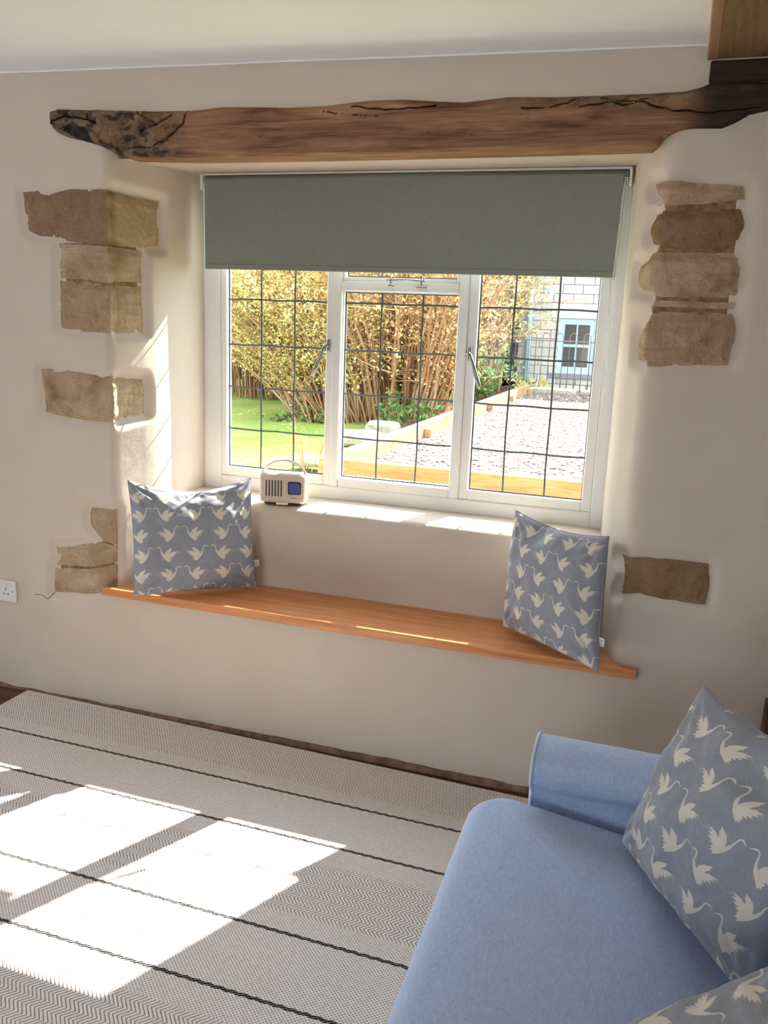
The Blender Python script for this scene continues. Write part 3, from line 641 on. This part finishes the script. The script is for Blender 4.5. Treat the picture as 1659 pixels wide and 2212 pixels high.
# ---------------------------------------------------------------- socket
rd.scale = (1.06, 1.06, 1.04)
sk = empty('wall_socket', (-2.418, -.001, .406)); tag(sk, 'white double wall socket at the left edge beside the seat', 'socket')
M_PL = plain('white_plastic', lin(228, 224, 214), .35, var=.01)
slab(.150, .086, .006, -.009, .0, 0, 0, .002).build('face_plate', M_PL, sk, smooth=False)
for sx in (-.028, .028):
    s_ = slab(.010, .020, .002, -.012, -.008, sx, .024, .0008).build('rocker_switch', M_PL, sk)
    q = MB(); q.box(sx-.002, sx+.002, -.0094, -.0085, .003, .010); q.box(sx-.013, sx-.006, -.0094, -.0085, -.014, -.010); q.box(sx+.006, sx+.013, -.0094, -.0085, -.014, -.010); q.build('pin_holes', M_SLOT, sk)
for sx in (-.060, .060): MB().tube([(sx, -.0098, 0), (sx, -.0085, 0)], .0028, 10).build('screw', M_CHROME, sk)

# ---------------------------------------------------------------- rug
t = NT('flatweave_rug'); X, Y, Z = t.xyz(); ys = t.m1('SUBTRACT', t.m1('MULTIPLY', Y, -1.0), t.m1('ADD', .3175, t.m1('MULTIPLY', X, .004)))
per = .586; uu = t.m1('MULTIPLY', t.m1('FRACT', t.m1('DIVIDE', ys, per)), per)
def tri(v, p): return t.m1('ABSOLUTE', t.m1('SUBTRACT', t.m1('MULTIPLY', t.m1('FRACT', t.m1('DIVIDE', v, p)), 2.0), 1.0))
wob = t.m1('MULTIPLY', t.m1('SINE', t.m1('MULTIPLY', X, 2*PI/.030)), .0013)
def line(at):
    d = t.m1('ABSOLUTE', t.m1('ADD', t.m1('SUBTRACT', uu, at), wob))
    return t.mr(d, .0058, .0046)
u1 = t.m1('MULTIPLY', t.m1('FRACT', t.m1('ADD', t.m1('DIVIDE', ys, per), .5)), per)
d0 = t.mr(t.m1('ABSOLUTE', t.m1('ADD', t.m1('SUBTRACT', u1, per/2), wob)), .0058, .0046)
ln = t.m1('MAXIMUM', d0, line(.215)); strand = t.mr(t.m1('SINE', t.m1('ADD', t.m1('MULTIPLY', X, 2*PI/.012), t.m1('MULTIPLY', uu, 900.0))), -.9, -.3, .55, 1)
ln = t.m1('MULTIPLY', ln, strand)
hb = t.m1('MULTIPLY', t.mr(uu, .296, .299), t.mr(uu, .518, .515))
k1 = t.m1('FRACT', t.m1('ADD', t.m1('DIVIDE', X, .0112), t.m1('MULTIPLY', tri(uu, .0455), 1.9))); hr = t.mr(t.m1('ABSOLUTE', t.m1('SUBTRACT', k1, .5)), .10, .19, 1, 0)
s1 = t.m1('MULTIPLY', t.m1('SINE', t.m1('MULTIPLY', X, 2*PI/.0104)), t.m1('SINE', t.m1('MULTIPLY', Y, 2*PI/.0094))); dt = t.mr(s1, .30, .70)
pat = t.m1('ADD', t.m1('MULTIPLY', hb, hr), t.m1('MULTIPLY', t.m1('SUBTRACT', 1.0, hb), dt))
n = t.noise(90, 3); n2 = t.noise(4, 2)
base = t.ramp(n, [(.3, lin(229, 218, 210)), (.7, lin(243, 234, 227))])
base = t.mix(t.m1('MULTIPLY', pat, .8), base, lin(104, 84, 76)); base = t.mix(ln, base, lin(30, 27, 28))
t.bump(t.m1('ADD', t.m1('MULTIPLY', pat, -.6), t.m1('MULTIPLY', ln, .8)), .35, .003); M_RUG = t.fin(base, .95, spec=.1)
nxr, nyr = 40, 30; P = np.zeros((nxr, nyr, 3))
for i in range(nxr):
    for j in range(nyr):
        x = -2.306+3.0*i/(nxr-1); yf = -.018-.036*(x+2.306)/1.2 if x < -1.1 else -.054
        yf = -.018-.034*min(1, (x+2.306)/1.97); yy = yf+(-2.9-yf)*j/(nyr-1); P[i, j] = (x, yy, .009)
m = MB().grid(P); P2 = P.copy(); P2[..., 2] = .0012; m.grid(P2)
for A_, B_ in ((P[0], P2[0]), (P[-1], P2[-1]), (P[:, 0], P2[:, 0]), (P[:, -1], P2[:, -1])): m.grid(np.stack([A_, B_]))
rug = m.build('flatweave_rug', M_RUG); tag(rug, 'large light grey flatweave rug with herringbone bands and thin black stripes', 'rug')

# ---------------------------------------------------------------- sofa
sofa = empty('sofa', (.14, -1.4, 0)); tag(sofa, 'pale blue linen sofa with a scroll arm in the lower right corner', 'sofa')
def sp(m, name, mat, par=sofa, **k): return wpart(m, name, mat, par, **k)
def cushion_box(cx_, cy_, w, d, z0, z1, r, rz, crown, rot=0, slope=0.0):
    m = MB(); v = []; f = []; rings = []
    for k in range(4): g = PI/2*k/3; rings.append((rz*(1-math.sin(g)), z0+rz*(1-math.cos(g))))
    for k in range(9): g = PI/2*k/8; rings.append((rz*(1-math.cos(g)), z1-rz+rz*math.sin(g)))
    mx_ = min(w, d)/2-.002
    for k in range(1, 14): q = k/13; rings.append((rz+(mx_-rz)*q, z1+crown*math.sin(q*PI/2)))
    n = None
    for ins, z in rings:
        p = rrect(w-2*ins, d-2*ins, max(r-ins*.8, .002), 10); n = len(p)
        for a, b in p:
            bulge = 1+.02*math.cos(b/d*PI)*(1 if ins < rz*1.1 else 0)
            x, y = a*bulge*math.cos(rot)-b*math.sin(rot), a*math.sin(rot)+b*math.cos(rot); v.append((cx_+x, cy_+y, z-slope*max(0, a+w/2-.1)*min(1, max(0, (z-z0)/(z1-z0)))))
    for i in range(len(rings)-1): f += [(i*n+k, i*n+(k+1) % n, (i+1)*n+(k+1) % n, (i+1)*n+k) for k in range(n)]
    f += [tuple(range(n))[::-1], tuple((len(rings)-1)*n+k for k in range(n))]; return m.add(v, f)
sp(cushion_box(-.022, -1.585, .60, 1.56, .27, .468, .085, .055, .018, math.radians(1.6), .15), 'seat_cushion', M_SOFA, smooth=True)
prof = []
ay, az, ry, rz_ = -.755, .522, .078, .057
for k in range(29):
    g = math.radians(-60-270*k/28+0)      # from lower inner edge over the top to the outer side
    prof.append((ay+ry*math.cos(g+PI)*1, az+rz_*math.sin(g)))
roll = [(ay+ry*math.cos(math.radians(a)), az+rz_*math.sin(math.radians(a))) for a in range(232, -50, -8)]      # inner-bottom, over the top, to outer-bottom
armp = [(-.795, .30)]+[(-.796, .45), (-.797, .468)]+roll+[(-.70, .46), (-.70, .10), (-.795, .10)]
m = MB(); n = len(armp); v = []; f = []; xs_ = [-.214, -.208, -.10, .02, .15, .30, .42]
for i, x in enumerate(xs_):
    s_ = .99 if i == 0 else 1.0
    for (y, z) in armp: v.append((x, ay+(y-ay)*s_, az+(z-az)*s_))
for i in range(len(xs_)-1): f += [(i*n+k, i*n+(k+1) % n, (i+1)*n+(k+1) % n, (i+1)*n+k) for k in range(n)]
f += [tuple(range(n)), tuple((len(xs_)-1)*n+k for k in range(n))[::-1]]; m.add(v, f)
arm = sp(m, 'arm', M_SOFA, smooth=True); arm.modifiers.new('s', 'EDGE_SPLIT').split_angle = math.radians(40)
pp = [(-.2155, ay+(y-ay)*1.01, az+(z-az)*1.01) for y, z in armp[:len(roll)+5]]
sp(MB().tube(pp, .0036, 8), 'arm_piping', M_PIPE, arm, smooth=True)
ex_ = [(-.2145-.010*math.cos(min(1, k/6)*PI/2), None) for k in range(7)]
m = MB(); c0 = (ay, az); v = []; f = []; K = 6; rp = armp[:-2]
for k in range(K+1):
    q = 1-k/K
    for (y, z) in armp: v.append((-.214-.012*(1-q*q), ay+(y-ay)*q*.985, az+(z-az)*q*.985 if z > .4 or True else z))
for i in range(K): f += [(i*n+k, i*n+(k+1) % n, (i+1)*n+(k+1) % n, (i+1)*n+k) for k in range(n)]
sp(m.add(v, f), 'arm_front_panel', M_SOFA, arm, smooth=True)
sp(MB().tube([(-.208, -.8005, .476), (-.0, -.8005, .476), (.3, -.8005, .476)], .0022, 6), 'arm_seam', M_SOFA, arm)
sp(MB().box(-.235, .60, -2.34, -.71, .10, .285, .02), 'base', M_SOFA)
m = cushion_box(.30, -1.58, .17, 1.50, .40, .80, .06, .05, .01); 
for i, (x, y, z) in enumerate(m.v): m.v[i] = (x+(z-.44)*.22, y, z)
sp(m, 'back_cushion', M_SOFA, smooth=True)
sp(MB().box(.43, .60, -2.34, -.71, .12, .80, .04), 'backrest', M_SOFA)
sp(MB().box(-.214, .45, -2.36, -2.36+.01, .12, .56, .004), 'far_arm', M_SOFA)
M_LEG = plain('sofa_leg_wood', lin(70, 48, 34), .5)
for (x, y) in ((-.19, -.76), (-.19, -2.28), (.54, -.76), (.54, -2.28)): sp(MB().tube([(x, y, .0101 if y > -3 else 0), (x, y, .11)], [.018, .025], 12), 'leg', M_LEG)

# ================================================================ garden outside
def lx(r, g, b): return tuple(.37*c for c in lin(r, g, b))
M_SLEEPER = wood('sleeper_board', [lx(204, 146, 92), lx(230, 180, 124), lx(240, 204, 156)], 1.2, 10, 10, .8)
GZ = .35
t = NT('lawn_grass'); n = t.noise(1.3, 5); n2 = t.noise(60, 4); c = t.ramp(n, [(.3, lx(150, 180, 84)), (.52, lx(190, 214, 104)), (.7, lx(228, 222, 140))])
c = t.mix(t.mr(n2, .45, .7, 0, .5), c, lx(120, 156, 66)); t.bump(n2, .6, .03); M_GRASS = t.fin(c, .95, spec=.1)
t = NT('garden_soil'); n = t.noise(22, 6, rough=.7); n2 = t.vor(38); c = t.ramp(n, [(.3, lx(92, 66, 50)), (.5, lx(142, 110, 88)), (.7, lx(196, 168, 142))]); t.bump(n2, .8, .03); M_SOIL = t.fin(c, .95, spec=.1)
t = NT('gravel'); n = t.vor(30, out='Color'); n2 = t.vor(30); q = t.node('ShaderNodeSeparateColor'); t.l.new(n, q.inputs[0])
c = t.ramp(q.outputs[0], [(.0, lx(84, 62, 56)), (.22, lx(150, 124, 112)), (.55, lx(196, 172, 158)), (1, lx(216, 200, 190))]); c = t.mix(t.mr(n2, .38, .62, 0, .6), c, lx(112, 84, 74)); t.bump(n2, 1.0, .02); M_GRAVEL = t.fin(c, .9, spec=.15)
def vary(name, cols, rough=.8, tl=0.0):
    t = NT(name); r = t.node('ShaderNodeAttribute', attribute_name='tone').outputs['Fac']; k = len(cols)
    c = t.ramp(r, [(i/(k-1), cols[i]) for i in range(k)])
    if tl:
        tb = t.node('ShaderNodeBsdfTranslucent'); t.put(tb.inputs[0], c); t.fin(c, rough, spec=.2); mx = t.node('ShaderNodeMixShader'); mx.inputs[0].default_value = tl
        t.l.new(t.b.outputs[0], mx.inputs[1]); t.l.new(tb.outputs[0], mx.inputs[2]); t.l.new(mx.outputs[0], t.out.inputs[0]); return t.m
    return t.fin(c, rough, spec=.2)
M_LEAF = vary('spring_leaves', [lin(118, 130, 70), lin(176, 168, 92), lin(212, 194, 116), lin(226, 208, 156)], .7, .4)
M_LEAFG = vary('green_leaves', [lx(96, 130, 76), lx(140, 184, 96), lx(190, 222, 120)], .6, .35)
M_LEAFB = vary('hedge_leaves', [lin(140, 98, 68), lin(188, 146, 104), lin(200, 178, 108), lin(222, 200, 146)], .8, .3)
M_STEM = vary('shrub_stems', [lx(178, 122, 84), lx(236, 178, 124), lx(252, 216, 168)], .8)
M_BUSHCORE = plain('hedge_core', lx(74, 56, 38), 1.0, var=.4, scale=4, bump=1.0, spec=.05)
m = MB(); P = np.zeros((40, 40, 3))
for i in range(40):
    for j in range(40):
        x = -22+34*i/39; y = .72+24*j/39; P[i, j] = (x, y, GZ+(.03*noise.noise((x*.6, y*.6, 0)) if 1.0 < y else 0)-.02)
lawn = m.grid(P).build('lawn', M_GRASS, smooth=True); struct(lawn)
def leaves(name, cen, size, mat, parent=None, seed=0, up=.3):
    r = np.random.default_rng(seed); n = len(cen); a = r.normal(size=(n, 3)); a /= np.linalg.norm(a, axis=1)[:, None]
    b = r.normal(size=(n, 3)); b -= a*(a*b).sum(1)[:, None]; b /= np.linalg.norm(b, axis=1)[:, None]
    s = (size*r.uniform(.6, 1.3, n))[:, None]; V = np.stack([cen-a*s, cen+b*s*.45, cen+a*s, cen-b*s*.45], 1).reshape(-1, 3)
    F = np.arange(4*n).reshape(-1, 4); tone = np.repeat(np.clip(r.normal(.5, .25, n), 0, 1), 4)
    return numesh(name, V, F, mat, parent, smooth=False, attrs={'tone': tone})
def stems(name, paths, mat, parent=None, seed=0, n=5):
    r = np.random.default_rng(seed); VV = []; FF = []; TT_ = []; b0 = 0
    for P_, R_ in paths:
        P_ = np.asarray(P_, float); k = len(P_); tg = np.gradient(P_, axis=0); tg /= np.linalg.norm(tg, axis=1)[:, None]+1e-9
        h = np.array([.37, .81, .45]); u = np.cross(tg, h); u /= np.linalg.norm(u, axis=1)[:, None]+1e-9; w = np.cross(tg, u)
        g = 2*PI*np.arange(n)/n; ring = P_[:, None]+(u[:, None]*np.cos(g)[None, :, None]+w[:, None]*np.sin(g)[None, :, None])*np.asarray(R_)[:, None, None]
        VV.append(ring.reshape(-1, 3)); I, J = np.meshgrid(np.arange(k-1), np.arange(n), indexing='ij'); I = I.ravel(); J = J.ravel(); J2 = (J+1) % n
        FF.append(np.stack([I*n+J, I*n+J2, (I+1)*n+J2, (I+1)*n+J], 1)+b0); b0 += k*n; TT_.append(np.full(k*n, np.clip(r.normal(.55, .25), 0, 1)))
    return numesh(name, np.concatenate(VV), np.concatenate(FF), mat, parent, attrs={'tone': np.concatenate(TT_)})
def shrub(base, hgt, spread, nst, label, seed, thick=.018, leafn=2500, lmat=None, lsize=.025, lean=(0, 0), group='garden shrubs', arch=.25, basew=.3, nm='garden_shrub', twig=3, jt=.02):
    r = np.random.default_rng(seed); paths = []; cen = []
    for i in range(nst):
        g = r.uniform(0, 2*PI); q = r.uniform(0, 1)**.7; b = np.array([basew*q*math.cos(g), basew*q*math.sin(g), 0])
        H = hgt*r.uniform(.65, 1.1); s = spread*q*r.uniform(.6, 1.2); K = 9; T_ = np.linspace(0, 1, K)
        dx = s*math.cos(g)+lean[0]*r.uniform(.3, 1.3); dy = s*math.sin(g)+lean[1]*r.uniform(.3, 1.3)
        X_ = b[0]+dx*T_**1.3; Y_ = b[1]+dy*T_**1.3; Z_ = H*T_-H*arch*q*T_**3
        P_ = np.stack([X_, Y_, Z_], 1)+np.cumsum(r.normal(0, jt, (K, 3)), 0); paths.append((P_, thick*r.uniform(.5, 1.3)*(1-.8*T_)))
        for _ in range(twig):
            k = r.integers(2, K-1); p = P_[k]; d = r.normal(size=3); d[2] = abs(d[2])*.8; d = d/np.linalg.norm(d)*hgt*r.uniform(.12, .3); T2 = np.linspace(0, 1, 5)[:, None]
            Q = p+d*T2+r.normal(0, .015, (5, 3))*T2; paths.append((Q, thick*.35*(1-.7*T2[:, 0]))); cen += [Q[int(r.integers(1, 5))]+r.normal(0, .03, 3) for _ in range(max(1, leafn//(nst*twig*2)))]
        cen += [P_[int(r.integers(2, K))]+r.normal(0, .05, 3) for _ in range(max(1, leafn//(nst*2)))]
    root = empty(nm, base); stems('stems', paths, M_STEM, root, seed)
    if leafn: lf = leaves('foliage', np.array(cen), lsize, lmat or M_LEAF, root, seed); lf['kind'] = 'stuff'
    tag(root, label, 'shrub', group); return root
shrub((-3.05, 7.0, GZ-.03), 2.9, 1.3, 190, 'large brown multi-stemmed shrub behind the middle window light', 1, .017, 16000, M_LEAFB, .026, basew=.55, twig=7, jt=.035)
shrub((-3.15, 11.2, GZ-.03), 3.8, .85, 150, 'tall yellowish shrub beside the neighbouring house wall, behind the right window light', 2, .020, 24000, M_LEAF, .030, basew=.45)
shrub((-3.75, 6.6, GZ-.03), 2.6, .9, 190, 'arching twiggy shrub with yellow buds, bending left behind the left window light', 3, .011, 42000, M_LEAF, .018, lean=(-1.5, -.4), arch=.45, basew=.4, twig=6)
shrub((-5.9, 9.2, GZ-.03), 3.2, 1.6, 190, 'wide yellow-budded shrub behind the arching shrub, at the far lawn edge', 4, .013, 60000, M_LEAF, .030, arch=.3, basew=1.2, twig=5)
shrub((-4.7, 9.0, GZ-.03), 3.2, 1.2, 170, 'reddish brown bare shrub between the yellow shrub and the brown multi-stemmed one', 5, .014, 26000, M_LEAFB, .028, arch=.2, basew=.9, twig=5)
shrub((-2.55, 3.3, GZ-.03), .50, .30, 12, 'small twiggy plant in the lawn just outside the left window light', 6, .004, 60, M_LEAF, .012, basew=.1, nm='young_plant', jt=.008, twig=2)
shrub((-3.9, 6.4, GZ-.03), .16, .20, 22, 'low clump of dark green leaves in the lawn, left of the brown shrub', 7, .005, 420, M_LEAFG, .04, basew=.3, nm='leafy_plant')
shrub((-2.72, 6.3, GZ-.03), .34, .28, 30, 'bright green leafy plant at the foot of the brown multi-stemmed shrub', 8, .005, 450, M_LEAFG, .045, basew=.25, nm='leafy_plant')
shrub((-2.85, 9.3, GZ-.03), .85, .5, 36, 'green bush with small leaves beside the far end of the timber edging', 9, .008, 2600, M_LEAFG, .035, basew=.35, nm='leafy_plant')
shrub((-2.15, 10.75, GZ+.1), .30, .22, 16, 'small yellow-green plant in front of the metal railing', 10, .004, 380, M_LEAF, .03, basew=.15, nm='leafy_plant')
# hedge behind everything
def hedge(x0, x1, y, h, lab, seed, mat, n):
    r = np.random.default_rng(seed); root = empty('hedge', ((x0+x1)/2, y, GZ-.05)); k = 60; P = np.zeros((k, 24, 3)); L = x1-x0
    for i in range(k):
        for j in range(24):
            a = PI*j/23; x = -L/2+L*i/(k-1); q = .75+.25*noise.noise((x*1.1, j*.4, seed)); P[i, j] = (x, -1.1*math.cos(a)*q, h*math.sin(a)**.6*q)
    MB().grid(P).build('core', M_BUSHCORE, root, smooth=True)
    a = .02+PI*.6*r.uniform(0, 1, n)**1.7; x = r.uniform(-L/2, L/2, n); q = r.uniform(.85, 1.22, n); c_ = np.stack([x, -1.15*np.cos(a)*q, h*np.sin(a)**.6*q], 1)
    lf = leaves('foliage', c_, .05, mat, root, seed); lf['kind'] = 'stuff'; tag(root, lab, 'hedge', 'hedges'); return root
hedge(-15, -7.2, 12.4, 4.6, 'tall leafy hedge along the far left side of the garden', 21, M_LEAF, 26000)
hedge(-7.4, -3.25, 13.3, 4.8, 'brownish leafy hedge right behind the twiggy shrubs', 22, M_LEAFB, 24000)

# gravel bed with timber edging
m = MB(); P = np.zeros((60, 90, 3))
for i in range(60):
    for j in range(90):
        x = -2.02+6.0*i/59; y = 2.47+8.6*j/89; P[i, j] = (x, y, .50+.012*noise.noise((x*3, y*3, 0)))
gv = m.grid(P).build('gravel_bed', M_GRAVEL, smooth=True); tag(gv, 'bed of pale pinkish gravel beyond the window', 'gravel', kind='stuff')
r = np.random.default_rng(5); n = 9000; px_ = r.uniform(-2.0, 1.6, n); py_ = 2.5+7.9*r.uniform(0, 1, n)**1.5; pz_ = np.full(n, .508)
oct_ = np.array([(1, 0, 0), (0, 1, 0), (-1, 0, 0), (0, -1, 0), (0, 0, .6), (0, 0, -.6)]); of = np.array([(0, 1, 4), (1, 2, 4), (2, 3, 4), (3, 0, 4)])
sz = r.uniform(.007, .02, (n, 1, 1)); th = r.uniform(0, PI, n); R_ = np.stack([np.stack([np.cos(th), -np.sin(th), 0*th], 1), np.stack([np.sin(th), np.cos(th), 0*th], 1), np.stack([0*th, 0*th, 1+0*th], 1)], 1)
Vp = np.einsum('nij,kj->nki', R_, oct_)*sz*r.uniform(.7, 1.3, (n, 1, 3))+np.stack([px_, py_, pz_], 1)[:, None]; Fp = of[None]+6*np.arange(n)[:, None, None]
M_PEB = vary('pebbles', [lx(96, 70, 62), lx(186, 160, 146), lx(226, 210, 200)], .85)
pb = numesh('pebbles', Vp.reshape(-1, 3), Fp.reshape(-1, 3), M_PEB, gv, smooth=False, attrs={'tone': np.repeat(r.uniform(0, 1, n), 6)}); pb['kind'] = 'stuff'
def plank(x0, x1, y0, y1, z0, z1, lab, rz=0):
    o = MB().box(x0-(x0+x1)/2, x1-(x0+x1)/2, y0-(y0+y1)/2, y1-(y0+y1)/2, z0, z1, .006).build('timber_sleeper', M_SLEEPER); o.location = ((x0+x1)/2, (y0+y1)/2, 0); o.rotation_euler = (0, 0, rz)
    return tag(o, lab, 'timber', 'timber edging of the gravel bed')
plank(-2.10, 2.6, 2.40, 2.47, .33, .62, 'near timber board edging the gravel, closest to the window')
M_SL2 = M_SLEEPER
def sidep(y0, y1, lab):
    o = MB().box(-.035, .035, -(y1-y0)/2, (y1-y0)/2, GZ-.05, .62, .006).build('timber_sleeper', M_SLEEPER); o.location = (-2.065, (y0+y1)/2, 0); return tag(o, lab, 'timber', 'timber edging of the gravel bed')
sidep(2.48, 6.3, 'nearer of the two long timber boards along the left side of the gravel'); sidep(6.31, 10.15, 'farther of the two long timber boards along the left side of the gravel')
for (y, lab) in ((4.6, 'nearest square timber stake against the side board'), (7.2, 'timber stake at the middle of the side board'), (8.5, 'timber stake third along the side board'), (9.9, 'farthest timber stake, near the railing')):
    tag(MB().box(-2.029, -1.965, y-.035, y+.035, .42, .575, .005).build('timber_stake', M_SLEEPER), lab, 'stake', 'stakes')
m = MB(); P = np.zeros((30, 60, 3))
for i in range(30):
    for j in range(60):
        x = -3.0+.9*i/29; y = 5.6+6.9*j/59; P[i, j] = (x, y, GZ+(.08+.03*noise.noise((x*3, y*3, 9)))*min(1, i/5)*min(1, j/5)-.01)
tag(m.grid(P).build('soil_bed', M_SOIL, smooth=True), 'brown leaf-littered soil bed left of the timber edging', 'soil', kind='stuff')
def rock(x, y, z, sx, sy, sz, lab, sd_, nm='garden_stone', mat=None):
    m = MB(); m.ball((0, 0, 0), 1, 12, 8); 
    for i, v in enumerate(m.v):
        q = Vector(v); d = 1+.28*noise.noise((q.x*1.4+sd_, q.y*1.4, q.z*1.4)); q = q*d; q = Vector((max(-.8, min(.8, q.x)), max(-.8, min(.8, q.y)), max(-.7, min(.7, q.z)))); m.v[i] = (q.x*sx, q.y*sy, q.z*sz)
    o = m.build(nm, mat or M_PALE, smooth=False); o.location = (x, y, z); return tag(o, lab, 'stone', 'loose garden stones')
t = NT('pale_rock'); n = t.noise(14, 5); t.bump(n, .6, .02); M_PALE = t.fin(t.ramp(n, [(.3, lx(206, 190, 160)), (.7, lx(240, 230, 206))]), .9, spec=.1)
for (q, sx, sy, sz, lab, sd_) in (((775, 948), .26, .22, .09, 'largest flat pale stone lying left of the timber edging', 1), ((822, 926), .17, .16, .09, 'pale stone just behind the largest flat stone', 5), ((846, 932), .10, .12, .12, 'small upright pale stone leaning beside the side board', 9), ((668, 998), .16, .15, .05, 'low pale stone at the edge of the lawn', 13)):
    g_ = onz(q, GZ+.05); rock(g_[0], g_[1], GZ+.06, sx, sy, sz, lab, sd_)
for k, (x, lab) in enumerate(((-1.75, 'left mossy kerb stone under the railing'), (-.95, 'middle mossy kerb stone under the railing'), (-.1, 'right mossy kerb stone under the railing'))):
    rock(x, 10.35, .51, .46, .14, .10, lab, 30+k, 'kerb_stone')
# bow-top railing
M_IRON = plain('painted_iron', lin(110, 84, 76), .6, .3)
ra = empty('bow_top_railing', (-1.2, 11.0, .42)); tag(ra, 'thin metal bow-top railing in front of the neighbouring house', 'railing')
x = -2.385; hz = .42
k = 0
while x < .9:
    w_ = .055; pts = [(x-w_, 11, hz), (x-w_, 11, 1.30)]+[(x-w_*math.cos(g), 11, 1.30+.065*math.sin(g)) for g in np.linspace(.25, PI-.25, 9)]+[(x+w_, 11, 1.30), (x+w_, 11, hz)]
    wpart(MB().tube(pts, .0070, 6), 'hoop', M_IRON, ra, smooth=True); x += .206
for z in (1.245, .47): wpart(MB().tube([(-2.75 if z > 1 else -2.5, 11, z), (1.0, 11, z)], .009, 6), 'rail', M_IRON, ra)
# neighbouring house
t = NT('stone_blocks'); q = t.node('ShaderNodeTexBrick'); cv = t.node('ShaderNodeCombineXYZ'); xx, yy, zz = t.xyz(); t.l.new(xx, cv.inputs[0]); t.l.new(zz, cv.inputs[1]); t.l.new(cv.outputs[0], q.inputs['Vector'])
q.inputs['Scale'].default_value = 1.0; q.inputs['Brick Width'].default_value = .34; q.inputs['Row Height'].default_value = .155; q.inputs['Mortar Size'].default_value = .009; q.offset = .45
q.inputs['Color1'].default_value = (*lin(182, 172, 160), 1); q.inputs['Color2'].default_value = (*lin(162, 152, 140), 1); q.inputs['Mortar'].default_value = (*lin(104, 94, 90), 1)
n = t.noise(3, 4); c = t.mix(t.mr(n, .5, .7, 0, .35), q.outputs[0], lin(196, 172, 140)); t.bump(q.outputs['Fac'], -.5, .01); M_BLOCK = t.fin(c, .9, spec=.1)
M_BLUE = plain('pale_blue_paint', lin(150, 176, 192), .5, var=.02); M_DGL = NT('dark_glass').fin(lx(60, 66, 62), .08, spec=.6); M_SILL = plain('grey_sill', lin(104, 100, 108), .8); M_CRM = plain('cream_lintel', lin(204, 194, 170), .9, var=.03)
HY = 13.0
hs = empty('neighbouring_house', (-1.5, HY, .3)); tag(hs, 'pale stone house beyond the gravel, with a small blue-grey sash window', 'house')
wx0, wx1, wz0, wz1 = -2.055, -1.44, .66, 1.60
m = MB(); m.box(-3.0, wx0, HY, HY+.3, .1, 4.5); m.box(wx1, 5, HY, HY+.3, .1, 4.5); m.box(wx0, wx1, HY, HY+.3, .1, wz0); m.box(wx0, wx1, HY, HY+.3, wz1, 4.5); m.box(-3.0, -2.75, HY, HY+5, .1, 4.5)
wpart(m, 'wall', M_BLOCK, hs)
w_ = MB(); a, b, c_, d = wx0, wx1, wz0, wz1
for bx in ((a, a+.09, c_, d), (b-.09, b, c_, d), (a, b, c_, c_+.11), (a, b, d-.10, d), (a, b, (c_+d)/2-.015, (c_+d)/2+.03)): w_.box(bx[0], bx[1], HY+.03-(.004 if bx[1]-bx[0] > .3 else 0), HY+.09, bx[2], bx[3])
w_.box((a+b)/2-.011, (a+b)/2+.011, HY+.04, HY+.08, c_, d)
sw = wpart(w_, 'sash_window', M_BLUE, hs); wpart(MB().box(a, b, HY+.07, HY+.075, c_, d), 'pane', M_DGL, sw)
wpart(MB().box(wx0-.12, wx1+.12, HY-.04, HY+.06, wz0-.09, wz0-.003, .004), 'window_sill', M_SILL, hs)
wpart(MB().box(wx0-.15, wx1+.15, HY-.012, HY, wz1+.005, wz1+.24, .003), 'lintel', M_CRM, hs)
wpart(MB().tube([(-2.57, HY-.07, .3), (-2.57, HY-.07, 3.4)], .045, 12), 'drainpipe', M_BLUE, hs, smooth=True)
wpart(MB().box(-2.34, -2.25, HY-.05, HY, 2.03, 2.11, .005), 'alarm_box', plain('blue_box', lin(120, 170, 220), .5), hs)
# short dark brown block standing at the right edge
o = MB().box(.340, .40, -.035, -.001, .0, .46, .004).build('brown_block', M_FLOORW); tag(o, 'short dark brown block against the wall, behind the sofa cushion at the right edge', 'post')
